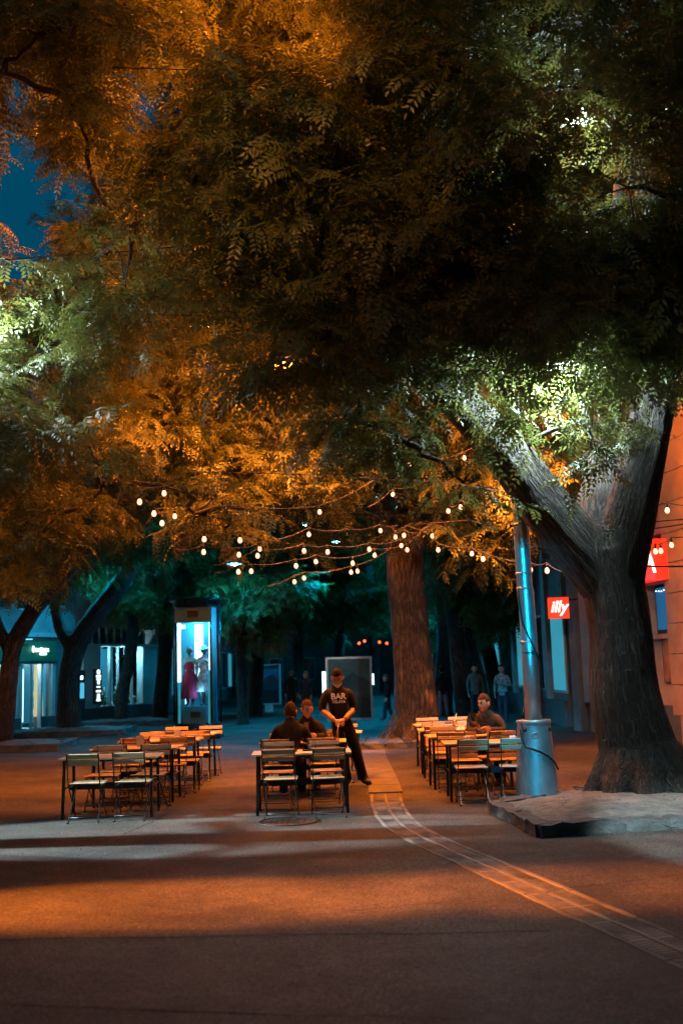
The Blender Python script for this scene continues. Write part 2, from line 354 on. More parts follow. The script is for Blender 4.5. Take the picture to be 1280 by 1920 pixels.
# tar seams in the asphalt
M_tar = mat('tar_seam', (.012, .011, .011), rough=.95, bump=0, spec=.02)
def seam(pa, pb, w_, sd):
    q = random.Random(sd); a_, b_ = G(*pa), G(*pb); n_ = 60; vs = []; off = 0
    d = (b_ - a_).normalized(); nr = Vector((d.y, -d.x, 0))
    for i in range(n_ + 1):
        off += q.uniform(-.012, .012); p = a_.lerp(b_, i / n_) + nr * off; ww = w_ * q.uniform(.3, 1.1)
        for s_ in (-ww, ww): r_ = p + nr * s_; vs.append((r_.x, r_.y, gz(r_.x, r_.y) + .004))
    MB().add(vs, [(2 * i, 2 * i + 1, 2 * i + 3, 2 * i + 2) for i in range(n_)]).build('asphalt_seam', M_tar, None, kind='structure')
seam((-200, 1768), (1030, 1744), .008, 1); seam((870, 1915), (-300, 1890), .006, 2); seam((235, 1565), (300, 1526), .008, 3); seam((560, 1720), (1300, 1640), .005, 4)
# ------------------------------------------------------------------ drain channel: two rails, a centre rail, slotted grates
lowpx = [(692, 1489), (693, 1512), (712, 1543), (740, 1567), (805, 1600), (890, 1640), (990, 1687), (1140, 1755), (1280, 1815)]
uppx = [(752, 1487), (762, 1522), (778, 1541), (805, 1557), (920, 1605), (1000, 1637), (1065, 1665), (1180, 1715), (1280, 1760)]
def resample(pts, n):
    d = [0]
    for a, b in zip(pts, pts[1:]): d.append(d[-1] + (b - a).length)
    out = []
    for i in range(n):
        s = d[-1] * i / (n - 1); k = max(j for j in range(len(d)) if d[j] <= s + 1e-9); k = min(k, len(pts) - 2)
        out.append(pts[k].lerp(pts[k + 1], (s - d[k]) / max(1e-9, d[k + 1] - d[k])))
    return out
Lp = [G(*p) for p in lowpx]; Up = [G(*p) for p in uppx]
for P in (Lp, Up): P.append(P[-1] + (P[-1] - P[-2]) * 1.3)
Lr, Ur = resample(Lp, 40), resample(Up, 40)
def smooth(P, k=3):
    for _ in range(k): P = [P[0]] + [(P[i - 1] + P[i] * 2 + P[i + 1]) / 4 for i in range(1, len(P) - 1)] + [P[-1]]
    return P
cl = smooth([(a + b) / 2 for a, b in zip(Lr, Ur)], 4); cl = resample(cl, 300)
cld = [0]
for a_, b_ in zip(cl, cl[1:]): cld.append(cld[-1] + (b_ - a_).length)
CLEN = cld[-1]
def cpos(s):
    s = min(max(s, 0), CLEN - 1e-6); k = min(int(s / CLEN * 299), 298); p = cl[k].lerp(cl[k + 1], (s - cld[k]) / (cld[k + 1] - cld[k]))
    d = (cl[min(k + 4, 299)] - cl[max(k - 3, 0)]).normalized(); return p, d, Vector((d.y, -d.x, 0))
HW = 0.215
drain = empty('drain_channel'); drain['kind'] = 'structure'
M_conc = mat('pale_concrete', (.125, .112, .10), rough=.95, spec=.1, var=.6, scale=1.6, bump=.4, bscale=60)
M_conc2 = mat('worn_concrete', (.10, .09, .08), rough=.85, var=.35, scale=4, bump=.4, bscale=50)
M_grate = mat('drain_slots', (.17, .15, .135), rough=.95, spec=.1, var=.7, scale=1.8, bump=.3)
def rail(o0, o1, z, name, m_, s0=0, s1=None, seg=1.0):
    s = s0; s1 = s1 or CLEN
    while s < s1 - .05:
        e = min(s + seg - .012, s1); a = MB(); k = 8; vs = []
        dz = rnd.uniform(-.002, .003)
        for i in range(k + 1):
            p, d, nrm = cpos(s + (e - s) * i / k)
            b0 = p + nrm * (o0 + rnd.uniform(-.006, .006)); b1 = p + nrm * (o1 + rnd.uniform(-.006, .006)); zz = gz(p.x, p.y)
            vs += [(b0.x, b0.y, zz - .03), (b0.x, b0.y, zz + z + dz), (b1.x, b1.y, zz + z + dz), (b1.x, b1.y, zz - .03)]
        fs = [(4 * i + j, 4 * i + 4 + j, 4 * i + 4 + (j + 1) % 4, 4 * i + (j + 1) % 4) for i in range(k) for j in range(4)]
        a.add(vs, fs + [(3, 2, 1, 0), (4 * k, 4 * k + 1, 4 * k + 2, 4 * k + 3)]); a.build(name, m_, drain); s += seg
rail(-HW, -HW + .045, .006, 'edge_rail', M_conc); rail(HW - .045, HW, .006, 'edge_rail', M_conc)
rail(-.02, .02, .006, 'centre_rail', M_conc2)
s = 0.0
while s < CLEN - .1:
    e = min(s + .5, CLEN)
    a = MB(); q = s + .01
    while q < e - .01:
        p, d, nrm = cpos(q); zz = gz(p.x, p.y)
        for o0, o1 in ((-HW + .053, -.025), (.025, HW - .053)):
            c = []
            for z in (zz - .02, zz + .004):
                for o, dd in ((o0, 0), (o1, 0), (o1, .026), (o0, .026)):
                    w_ = p + nrm * o + d * dd; c.append((w_.x, w_.y, z))
            a.hexa(c)
        q += .052
    a.build('grate', M_grate, drain)
    s += .5
# channel floor, coloured near black for the shade in the slots
vs = []
for i in range(101):
    p, d, nrm = cpos(CLEN * i / 100); zz = gz(p.x, p.y)
    for o in (-HW + .03, HW - .03): w_ = p + nrm * o; vs.append((w_.x, w_.y, zz - .012))
MB().add(vs, [(2 * i, 2 * i + 1, 2 * i + 3, 2 * i + 2) for i in range(100)]).build('channel_floor', mat('slot_shade', (.014, .012, .011), rough=.95, var=.5), drain)
M_slab = mat('cover_slab_concrete', (.085, .075, .065), rough=.85, var=.4, scale=4, bump=.4, bscale=50)
# plain light slabs that continue the channel towards the middle tree
pts = [G(723, 1487), G(716, 1462), G(708, 1440), G(702, 1422), G(700, 1408)]
for k in range(4):
    a_, b_ = pts[k], pts[k + 1]; d = (b_ - a_).normalized(); nrm = Vector((d.y, -d.x, 0)); L_ = (b_ - a_).length; n_ = max(1, int(L_ / .8))
    for j in range(n_):
        p0 = a_.lerp(b_, j / n_); p1 = a_.lerp(b_, (j + 1) / n_) - d * .015; a = MB(); c = []
        for z in (-.02, .02):
            for p, o in ((p0, -.24), (p0, .24), (p1, .24), (p1, -.24)):
                w_ = p + nrm * o; c.append((w_.x, w_.y, z + gz(w_.x, w_.y)))
        a.hexa(c); a.build('cover_slab', M_slab, drain)

# ------------------------------------------------------------------ trees: trunks by voxel remesh of limb tubes, bark from limb coordinates
def bark_mat(name, c1, c2, sc=1.0):
    m = bpy.data.materials.new(name); m.use_nodes = True; t = m.node_tree; N = t.nodes; L = t.links; b = N['Principled BSDF']
    at_ = N.new('ShaderNodeAttribute'); at_.attribute_name = 'bark'
    mp = N.new('ShaderNodeMapping'); mp.inputs['Scale'].default_value = (17 * sc, 17 * sc, 2.8 * sc); L.new(at_.outputs['Vector'], mp.inputs[0])
    n1 = N.new('ShaderNodeTexNoise'); n1.inputs['Scale'].default_value = 1.0; n1.inputs['Detail'].default_value = 5; n1.inputs['Roughness'].default_value = .6; n1.inputs['Distortion'].default_value = .5
    L.new(mp.outputs[0], n1.inputs['Vector'])
    ab = N.new('ShaderNodeMath'); ab.operation = 'SUBTRACT'; ab.inputs[1].default_value = .5; L.new(n1.outputs[0], ab.inputs[0])
    a2 = N.new('ShaderNodeMath'); a2.operation = 'ABSOLUTE'; L.new(ab.outputs[0], a2.inputs[0])
    a3 = N.new('ShaderNodeMath'); a3.operation = 'MULTIPLY'; a3.inputs[1].default_value = 4.5; a3.use_clamp = True; L.new(a2.outputs[0], a3.inputs[0])
    rp = N.new('ShaderNodeValToRGB'); rp.color_ramp.elements[0].color = (*c1, 1); rp.color_ramp.elements[1].color = (*c2, 1); rp.color_ramp.elements[0].position = .05; rp.color_ramp.elements[1].position = .7
    L.new(a3.outputs[0], rp.inputs[0])
    tc = N.new('ShaderNodeTexCoord'); n3 = N.new('ShaderNodeTexNoise'); n3.inputs['Scale'].default_value = 2.2; L.new(tc.outputs['Object'], n3.inputs['Vector'])
    mr = N.new('ShaderNodeMapRange'); mr.inputs[1].default_value = .3; mr.inputs[2].default_value = .7; mr.inputs[3].default_value = .6; mr.inputs[4].default_value = 1.3; L.new(n3.outputs[0], mr.inputs[0])
    mx = N.new('ShaderNodeMix'); mx.data_type = 'RGBA'; mx.blend_type = 'MULTIPLY'; mx.inputs[0].default_value = 1
    L.new(rp.outputs[0], mx.inputs[6]); L.new(mr.outputs[0], mx.inputs[7]); L.new(mx.outputs[2], b.inputs['Base Color'])
    b.inputs['Roughness'].default_value = .85
    n4 = N.new('ShaderNodeTexNoise'); n4.inputs['Scale'].default_value = 60; n4.inputs['Detail'].default_value = 3; L.new(tc.outputs['Object'], n4.inputs['Vector'])
    ad = N.new('ShaderNodeMath'); ad.operation = 'MULTIPLY_ADD'; ad.inputs[1].default_value = .18; L.new(n4.outputs[0], ad.inputs[0]); L.new(a3.outputs[0], ad.inputs[2])
    bp = N.new('ShaderNodeBump'); bp.inputs['Strength'].default_value = 1; bp.inputs['Distance'].default_value = .055
    L.new(ad.outputs[0], bp.inputs['Height']); L.new(bp.outputs[0], b.inputs['Normal'])
    MATS[name] = m; return m
M_bark = bark_mat('furrowed_bark', (.012, .0095, .008), (.085, .068, .055))
M_bark2 = bark_mat('brown_bark', (.05, .034, .022), (.22, .15, .1), .8)
def trunk_mesh(name, limbs, vox, mt, disp=.015, lobes=0.0, smooth_it=6):
    a = MB(); segs = []
    for pts, rad in limbs:
        pts = [Vector(p) for p in pts]
        # subdivide with catmull-rom
        P2, R2 = [], []
        for i in range(len(pts) - 1):
            p0, p1, p2, p3 = pts[max(i - 1, 0)], pts[i], pts[i + 1], pts[min(i + 2, len(pts) - 1)]
            for k in range(4):
                u = k / 4; P2.append(.5 * ((2 * p1) + (p2 - p0) * u + (2 * p0 - 5 * p1 + 4 * p2 - p3) * u * u + (3 * p1 - p0 - 3 * p2 + p3) * u ** 3)); R2.append(rad[i] * (1 - u) + rad[i + 1] * u)
        P2.append(pts[-1]); R2.append(rad[-1])
        wob = (lambda i, an: 1 + lobes * max(0, 1 - i / 5) * (math.sin(an * 5 + 1) * .6 + math.sin(an * 3) * .4)) if lobes and limbs[0][0] is not None and pts[0].z < .3 else None
        a.tube(P2, R2, 20, smooth=False, wob=wob)
        L0 = 0
        for i in range(len(P2) - 1):
            segs.append((P2[i], P2[i + 1], L0, R2[i])); L0 += (P2[i + 1] - P2[i]).length
    me = a.mesh(name, mt); o = bpy.data.objects.new(name, me); C.objects.link(o)
    md = o.modifiers.new('r', 'REMESH'); md.mode = 'VOXEL'; md.voxel_size = vox
    sm = o.modifiers.new('s', 'SMOOTH'); sm.factor = .6; sm.iterations = smooth_it
    m2 = evaluated(o, name); bpy.data.objects.remove(o); bpy.data.meshes.remove(me)
    n = len(m2.vertices); co = np.empty(n * 3); m2.vertices.foreach_get('co', co); co = co.reshape(-1, 3)
    best = np.full(n, 1e9); acc = np.zeros((n, 3)); wsum = np.zeros(n); nrm = np.zeros((n, 3))
    rows = []
    for A, B, L0, rr in segs:
        A_ = np.array(A); d = np.array(B - A); l2 = d @ d; tt = np.clip(((co - A_) @ d) / l2, 0, 1); q = A_ + tt[:, None] * d
        off = co - q; dist = np.linalg.norm(off, axis=1) / rr
        wgt = np.exp(-dist * 5); 
        upd = dist < best
        best = np.where(upd, dist, best)
        on = off / np.maximum(np.linalg.norm(off, axis=1), 1e-6)[:, None]
        dd = Vector(d).normalized(); ref = Vector((0.3, 1, 0.2)); ref = (ref - dd * ref.dot(dd)).normalized(); q2 = dd.cross(ref)
        ca = on @ np.array(ref); sa = on @ np.array(q2); s_ = L0 + tt * math.sqrt(l2)
        rows.append((upd, ca * rr, sa * rr, s_))
    bk = np.zeros((n, 3)); 
    for upd, ca, sa, s_ in rows:
        bk[upd, 0] = ca[upd]; bk[upd, 1] = sa[upd]; bk[upd, 2] = s_[upd]
    if disp:
        no = np.empty(n * 3); m2.vertices.foreach_get('normal', no); no = no.reshape(-1, 3)
        dv = np.array([abs(noise.noise(Vector((b[0] * 9, b[1] * 9, b[2] * 1.3)))) * 1.6 + noise.noise(Vector((p[0] * 2.5, p[1] * 2.5, p[2] * 1.2))) * 1.3 for b, p in zip(bk, co)])
        co = co + no * (dv * disp)[:, None]; m2.vertices.foreach_set('co', co.ravel())
    at_ = m2.attributes.new('bark', 'FLOAT_VECTOR', 'POINT'); at_.data.foreach_set('vector', bk.ravel())
    m2.polygons.foreach_set('use_smooth', [True] * len(m2.polygons)); m2.update()
    if not m2.materials: m2.materials.append(mt)
    return m2

# ------------------------------------------------------------------ leaf sprays
def spray_mesh(name, mt, seed, leaves=9, drop=.55, llen=.31, pairs=6):
    r_ = random.Random(seed); a = MB()
    tw = []; p = Vector((0, 0, 0)); d = Vector((1, 0, .15)).normalized()
    for i in range(8):
        tw.append(p.copy()); p = p + d * .075; d = (d + Vector((0, r_.uniform(-.1, .1), -.14 * drop))).normalized()
    a.tube(tw, [.006 - .0006 * i for i in range(8)], 3, cap=False)
    for k in range(leaves):
        f = (k + .6) / leaves * 6.9; i = min(int(f), 6); b = tw[i].lerp(tw[i + 1], f - i)
        sd = 1 if k % 2 else -1
        ld = Vector((.5 + r_.uniform(-.2, .2), sd * r_.uniform(.5, 1.1), r_.uniform(-.1, .35))).normalized(); L_ = llen * r_.uniform(.75, 1.15)
        q = b.copy(); stp = L_ / (pairs + .5); prev = q
        for j in range(pairs + 1):
            ld = (ld + Vector((0, 0, -.2 * drop - .03 * j * drop))).normalized(); q = prev + ld * stp
            side = ld.cross(Vector((0, 0, 1)))
            if side.length < .1: side = Vector((0, 1, 0))
            side.normalize(); up = side.cross(ld)
            sz = llen * .235 * (1 - .05 * j)
            dirs = [side, -side] if j < pairs else [Vector((0, 0, 0))]
            for s_ in dirs:
                l = (s_ * .9 + ld * .5 + Vector((0, 0, -.35 * r_.uniform(.3, 1.5)))).normalized(); wv = l.cross(up).normalized()
                e = q + l * sz * 1.1; md = q + l * sz * .5 ; ww = wv * sz * .24
                cc = up * sz * .1 * r_.uniform(-1, 1)
                a.add([q, md + ww + cc, e, md - ww + cc], [(0, 1, 2), (0, 2, 3)])
            prev = q
    return a.mesh(name, mt)
SPRAYS = {}
def crown_obj(name, pts, rots, scls, sprays, mt, parent):
    """one crown: thousands of leaf sprays instanced on points by geometry nodes; the sprays themselves are real twigs of this tree"""
    me = bpy.data.meshes.new(name); me.from_pydata([tuple(p) for p in pts], [], [])
    a = me.attributes.new('rot', 'FLOAT_VECTOR', 'POINT'); a.data.foreach_set('vector', np.array(rots, dtype=float).ravel())
    a = me.attributes.new('scl', 'FLOAT', 'POINT'); a.data.foreach_set('value', np.array(scls, dtype=float))
    o = bpy.data.objects.new(name, me); C.objects.link(o); o.parent = parent
    key = 'leaf_scatter_' + mt.name
    if key in bpy.data.node_groups: ng = bpy.data.node_groups[key]
    else:
        ng = bpy.data.node_groups.new(key, 'GeometryNodeTree'); N = ng.nodes; L = ng.links
        ng.interface.new_socket('Geometry', in_out='INPUT', socket_type='NodeSocketGeometry')
        ng.interface.new_socket('Geometry', in_out='OUTPUT', socket_type='NodeSocketGeometry')
        gi = N.new('NodeGroupInput'); go = N.new('NodeGroupOutput')
        g2i = N.new('GeometryNodeGeometryToInstance')
        for s_ in sprays:
            oi = N.new('GeometryNodeObjectInfo'); oi.inputs['Object'].default_value = s_; oi.transform_space = 'ORIGINAL'
            L.new(oi.outputs['Geometry'], g2i.inputs[0])
        # one Geometry to Instance per spray so that each stays a separate pick
        g2i_nodes = [g2i]
        N.remove(g2i); jn = N.new('GeometryNodeJoinGeometry')
        for oi in [x for x in N if x.bl_idname == 'GeometryNodeObjectInfo']:
            gg = N.new('GeometryNodeGeometryToInstance'); L.new(oi.outputs['Geometry'], gg.inputs[0]); L.new(gg.outputs[0], jn.inputs[0])
        ip = N.new('GeometryNodeInstanceOnPoints'); ip.inputs['Pick Instance'].default_value = True
        L.new(gi.outputs[0], ip.inputs['Points']); L.new(jn.outputs[0], ip.inputs['Instance'])
        na = N.new('GeometryNodeInputNamedAttribute'); na.data_type = 'FLOAT_VECTOR'; na.inputs['Name'].default_value = 'rot'
        nb = N.new('GeometryNodeInputNamedAttribute'); nb.data_type = 'FLOAT'; nb.inputs['Name'].default_value = 'scl'
        er = N.new('FunctionNodeEulerToRotation'); L.new(na.outputs[0], er.inputs[0]); L.new(er.outputs[0], ip.inputs['Rotation'])
        L.new(nb.outputs[0], ip.inputs['Scale'])
        L.new(ip.outputs[0], go.inputs[0])
    md = o.modifiers.new('leaves', 'NODES'); md.node_group = ng
    o['kind'] = 'stuff'
    return o
def grow(tree, clumps, per, mt_key, sc=(.8, 1.25), seed=1, branch_from=None, mb=None, void=(), flat=.62):
    """clumps: (centre, radius). leaf sprays on twigs through each clump, drooping and reaching outwards"""
    r_ = random.Random(seed); pts, rots, scls = [], [], []
    for c, rad in clumps:
        k = int(per * rad * rad)
        for _ in range(k):
            while True:
                v = Vector((r_.gauss(0, 1), r_.gauss(0, 1), r_.gauss(0, 1)))
                if v.length > .01: break
            v.normalize(); q = r_.random() ** .4
            p = c + Vector((v.x * rad * q, v.y * rad * q, v.z * rad * flat * q))
            if any((p - vc).length < .6 for vc in LAMPS): continue
            if any((p - vc).length < vr for vc, vr in GAPS): continue
            hit = False
            for A, B_ in BEAMS:
                d = B_ - A; tt = (p - A).dot(d) / d.length_squared
                if 0 < tt < 1 and (p - A - d * tt).length < .15 + .45 * tt: hit = True; break
            if hit: continue
            az = math.atan2(v.y, v.x) + r_.gauss(0, .7); tilt = r_.gauss(.25 - v.z * .35, .3)
            pts.append(p); rots.append((r_.gauss(0, .35), tilt, az)); scls.append(r_.uniform(*sc))
    return crown_obj('crown', pts, rots, scls, SPRAYS[mt_key], MATS[mt_key], tree)
leaf_mat('leaves_green', (.045, .062, .014), (.12, .125, .03))
leaf_mat('leaves_dark', (.03, .05, .016), (.08, .10, .03))
def branches(mb, root_pts, clumps, r0_=.07, seed=3, frac=.55):
    """limbs from the nearest skeleton node to every clump"""
    r_ = random.Random(seed); nodes = [Vector(p) for p in root_pts]
    for c, rad in sorted(clumps, key=lambda q: min((q[0] - n_).length for n_ in nodes)):
        a_ = min(nodes, key=lambda n_: (n_ - c).length + max(0, n_.z - c.z) * .6); L_ = (c - a_).length
        if L_ < .2: continue
        k = 5; P_ = []
        for i in range(k + 1):
            u = i / k; P_.append(a_.lerp(c, u) + Vector((r_.gauss(0, .05), r_.gauss(0, .05), .12 * L_ * math.sin(PI * u) * .6)) * (1 if 0 < i < k else 0))
        rr = min(r0_, .02 + .02 * L_)
        mb.tube(P_, [rr * (1 - .75 * i / k) + .006 for i in range(k + 1)], 6)
        nodes += [P_[3], c]
        for _ in range(4):
            e = c + Vector((r_.gauss(0, 1), r_.gauss(0, 1), r_.gauss(0, .6))).normalized() * rad * .8
            mb.tube([c, c.lerp(e, .5) + Vector((0, 0, .06)), e], [.012, .008, .004], 4)

# ------------------------------------------------------------------ the big forked tree on the right, in its stone-edged bed
bark_part = dict()
TX, TY = 3.68, 13.75
hero = empty('sophora_tree', (0, 0, 0), 0, 'big dark forked tree rising from the stone edged bed behind the lamp post', 'tree')
def pth(*q): return [at(px, py, Y) for px, py, Y in q]
base = at(1170, 1492, TY)
limbs = [
    ([Vector((TX, TY, -.1)), Vector((TX, TY, .18)), Vector((TX - .03, TY, .6))] + pth((1172, 1300, TY), (1160, 1180, TY), (1146, 1085, TY), (1134, 1030, TY)),
     [.74, .58, .48, .43, .385, .40, .43]),
    (pth((1130, 1090, TY), (1085, 1030, TY - .02), (1022, 950, TY - .1), (955, 858, TY - .25), (880, 775, TY - .4), (800, 700, TY - .6), (720, 655, TY - .8), (640, 590, TY - .9)),
     [.34, .36, .33, .29, .26, .22, .15, .05]),
    (pth((1150, 1100, TY), (1170, 1010, TY - .05), (1190, 930, TY - .1), (1208, 840, TY - .1), (1232, 720, TY - .2), (1245, 600, TY - .3), (1235, 420, TY - .4), (1180, 260, TY - .6), (1085, 150, TY - .8), (960, 40, TY - 1), (860, -120, TY - 1.2)),
     [.38, .34, .30, .29, .27, .24, .2, .17, .15, .13, .09]),
    (pth((1125, 1060, TY + .1), (1125, 960, TY + .35), (1135, 860, TY + .6), (1140, 700, TY + .8), (1152, 520, TY + .9), (1160, 300, TY + 1)),
     [.36, .34, .22, .16, .10, .06]),
    (pth((800, 700, TY - .6), (850, 600, TY - .2), (900, 450, TY), (880, 250, TY), (800, 60, TY)), [.16, .13, .10, .08, .05]),
    (pth((1232, 720, TY - .2), (1330, 560, TY - .4), (1420, 400, TY - .4)), [.18, .13, .08]),
]
# buttress roots
for an, ln in ((-2.4, .92), (-1.75, .82), (-1.1, .95), (-.3, .95), (.6, .9), (1.6, .9), (2.5, .88), (3.3, .92)):
    d = Vector((math.cos(an), math.sin(an), 0)); c0 = Vector((TX, TY, 0))
    limbs.append(([c0 + d * .25 + Vector((0, 0, .55)), c0 + d * .52 + Vector((0, 0, .26)), c0 + d * (ln * .78) + Vector((0, 0, .1)), c0 + d * ln + Vector((0, 0, .0))], [.3, .19, .12, .05]))
mk('trunk', trunk_mesh('trunk', limbs, .032, M_bark, .017, .05), hero)
L0_ = at(1048, 695, 12.9)
BEAMS += [(L0_, at(1100, 960, 13.6)), (L0_, at(1000, 880, 13.4)), (L0_, at(930, 790, 13.3)), (L0_, at(850, 720, 13.2)), (at(1077, 228, 13.0), at(1060, 340, 11.0))]
GAPS += [(at(x_, y_, Y_), r_ * Y_ / 2000) for x_, y_, r_ in ((272, 185, 72), (155, 350, 76), (20, 200, 85), (60, 250, 60), (210, 130, 40), (95, 150, 40)) for Y_ in (12.6, 13.2, 13.8, 14.4, 15, 15.6, 20, 21, 22, 23, 24, 25, 26)]
GAPS += [(at(x_, y_, Y_), 45 * Y_ / 2000) for x_, y_ in ((1000, 85), (1050, 140)) for Y_ in (10.2, 10.8, 11.4, 12, 12.6)]
tr_pts = [p for l in limbs[1:6] for p in l[0][3:]]
SPRAYS['leaves_green'] = []
for i in range(6):
    me = spray_mesh('leaf_spray', MATS['leaves_green'], 11 + i, leaves=(8, 10, 8, 12, 6, 9)[i], drop=(.35, .6, 1.0, .5, .8, .2)[i], llen=(.31, .35, .32, .24, .36, .28)[i], pairs=(6, 7, 6, 5, 7, 6)[i])
    SPRAYS['leaves_green'].append(mk('leaf_spray', me, hero, at(760 + 60 * i, 560 + 30 * i, 12.6), (0, .3, i * 1.4), kind='stuff'))
SPRAYS['leaves_dark'] = []

def region(x0, x1, y0, low, Y0, Y1, step, rr, seed, skip=()):
    """clump centres filling a part of the crown; low(px) = lower edge of the crown there"""
    r_ = random.Random(seed); out = []; x = x0
    while x <= x1:
        y = y0 + r_.uniform(0, step * .5)
        while y <= low(x):
            px = x + r_.uniform(-.4, .4) * step; py = y + r_.uniform(-.35, .35) * step
            Y = r_.uniform(Y0, Y1)
            if py < low(px) and not any((px - a) ** 2 + (py - b) ** 2 < c * c for a, b, c in skip):
                out.append((at(px, py, Y), rr * r_.uniform(.75, 1.25)))
            y += step
        x += step
    return out
def interp(tab):
    X = [a for a, _ in tab]; Y = [b for _, b in tab]
    return lambda x: float(np.interp(x, X, Y))
lowN = interp([(380, 380), (470, 560), (560, 700), (640, 760), (720, 760), (800, 700), (860, 660), (930, 720), (1000, 740), (1090, 730), (1160, 700), (1230, 560), (1300, 520), (1420, 700)])
cN = region(400, 1400, -90, lowN, 10.6, 14.0, 84, .62, 5, skip=((470, 60, 130), (600, -20, 90), (1010, 30, 70), (720, 560, 30), (1045, 275, 95), (985, 310, 70), (900, 560, 45), (1015, 660, 35), (1285, 600, 60)))
cN += [(at(760, 830, 12.3), .34), (at(700, 800, 12.5), .4), (at(640, 790, 12.8), .45), (at(870, 905, 12.2), .26), (at(1120, 850, 12.8), .25), (at(1100, 790, 12.9), .35),
       (at(1270, 700, 12.0), .2), (at(1180, 640, 12.4), .45), (at(1060, 640, 12.5), .5), (at(950, 640, 12.4), .45), (at(880, 650, 12.6), .35), (at(1150, 560, 12), .5), (at(1220, 500, 11.8), .45)]
bmN = MB(); branches(bmN, tr_pts, cN, .08, 4)
bmN.build('branch_work', M_bark, hero, kind='stuff')
cN += [(at(960, 760, 12.3), .3), (at(930, 700, 12.2), .32), (at(1000, 560, 10.6), .4), (at(1060, 600, 10.5), .35), (at(1175, 780, 12.8), .2), (at(1120, 850, 12.7), .1), (at(1040, 690, 11.3), .22), (at(1070, 660, 11.2), .25), (at(1030, 530, 10.8), .4)]
grow(hero, cN, 88, 'leaves_green', (.85, 1.4), 21)

# ------------------------------------------------------------------ tree on the left whose trunk stands outside the picture
lt = empty('sophora_tree', (0, 0, 0), 0, 'overhanging tree reaching in from the left edge with feathery drooping branches', 'tree')
limL = [([Vector((-7.4, 14.8, -.1)), Vector((-7.4, 14.8, .3)), Vector((-7.3, 14.8, 1.5)), Vector((-7.1, 14.8, 3.2)), Vector((-6.9, 14.9, 4.4))], [.6, .45, .38, .34, .33]),
        ([Vector((-7.0, 14.8, 3.8)), Vector((-6.2, 14.9, 5.4)), Vector((-5.2, 15, 6.6)), Vector((-4.0, 15.1, 7.6)), Vector((-2.8, 15.2, 8.5))], [.26, .22, .17, .12, .06]),
        ([Vector((-6.9, 14.9, 4.2)), Vector((-6.9, 15.2, 6.5)), Vector((-6.2, 15.4, 8.6)), Vector((-5, 15.4, 10.5))], [.26, .2, .15, .08]),
        ([Vector((-7.0, 14.8, 3.6)), Vector((-5.6, 14.6, 4.7)), Vector((-4.2, 14.6, 5.0)), Vector((-3.2, 14.6, 4.6))], [.17, .12, .08, .03])]
mk('trunk', trunk_mesh('trunk', limL, .05, M_bark, .015), lt)
lowL = interp([(-90, 330), (200, 330), (260, 260), (300, 60)])
lowL2 = interp([(-90, 920), (60, 920), (160, 860), (220, 760), (260, 700), (330, 620), (400, 520)])
cL = region(-90, 290, -90, lowL, 12.6, 15.0, 80, .55, 8, skip=((40, 215, 85), (285, 185, 60), (155, 345, 60)))
cL += [c for c in region(-90, 380, 420, lowL2, 13.0, 16.0, 88, .6, 9, skip=((30, 460, 60), (300, 690, 40), (200, 600, 25)))]
cL += [(at(400, 935, 16.4), .36), (at(430, 980, 16.3), .3), (at(375, 970, 16.6), .3), (at(360, 1005, 16.4), .18), (at(425, 1015, 16.3), .18), (at(350, 925, 15.6), .2), (at(480, 960, 15.4), .15), (at(170, 940, 15.5), .35), (at(80, 1000, 15), .4)]
bb = MB(); branches(bb, [p for l in limL[1:] for p in l[0][1:]], cL, .07, 9); bb.build('branch_work', M_bark, lt, kind='stuff')
grow(lt, cL, 92, 'leaves_green', (.85, 1.4), 31)

# ------------------------------------------------------------------ the lit tree in the middle
mt_ = empty('sophora_tree', (0, 0, 0), 0, 'thick trunked tree lit orange, standing behind the right hand tables', 'tree')
b0 = G(776, 1396); BX, BY = b0.x, b0.y
def m_(px, py, dY=0): return at(px, py, BY + dY)
limM = [([Vector((BX, BY, -.1)), Vector((BX, BY, .15)), m_(778, 1350), m_(778, 1290), m_(770, 1200), m_(762, 1120), m_(758, 1050), m_(752, 1000)], [.78, .62, .5, .47, .43, .42, .43, .42]),
        ([m_(752, 1050), m_(725, 980), m_(690, 900), m_(640, 800, -.5), m_(560, 650, -1), m_(480, 450, -1.5), m_(420, 250, -1.5)], [.3, .27, .24, .2, .17, .12, .07]),
        ([m_(762, 1050), m_(785, 960), m_(820, 860), m_(860, 720, -.5), m_(900, 560, -.5), (m_(920, 350, 0)), m_(900, 100)], [.32, .28, .25, .2, .16, .12, .06]),
        ([m_(757, 1000), m_(760, 900, .5), m_(740, 750, 1), m_(700, 550, 1.5), m_(680, 300, 1.5)], [.25, .22, .17, .12, .06]),
        ([m_(820, 860), m_(930, 820, -.6), m_(1050, 760, -1), m_(1180, 700, -1)], [.16, .12, .08, .04])]
for an in (-2.6, -1.8, -1.0, -.2, 1, 2.2, 3.2):
    d = Vector((math.cos(an), math.sin(an), 0)); c0 = Vector((BX, BY, 0))
    limM.append(([c0 + d * .25 + Vector((0, 0, .5)), c0 + d * .5 + Vector((0, 0, .22)), c0 + d * .95 + Vector((0, 0, .0))], [.28, .2, .06]))
mk('trunk', trunk_mesh('trunk', limM, .05, M_bark2, .03, .04), mt_)
lowM = interp([(150, 840), (260, 870), (330, 850), (420, 870), (520, 920), (560, 950), (640, 950), (670, 890), (740, 840), (800, 920), (840, 970), (880, 1000), (960, 990), (1010, 950), (1100, 800), (1200, 700)])
cM = region(190, 1150, -90, lowM, 20.3, 25.5, 78, .82, 12, skip=((275, 185, 62), (1060, 290, 70), (160, 350, 55), (210, 60, 60)))
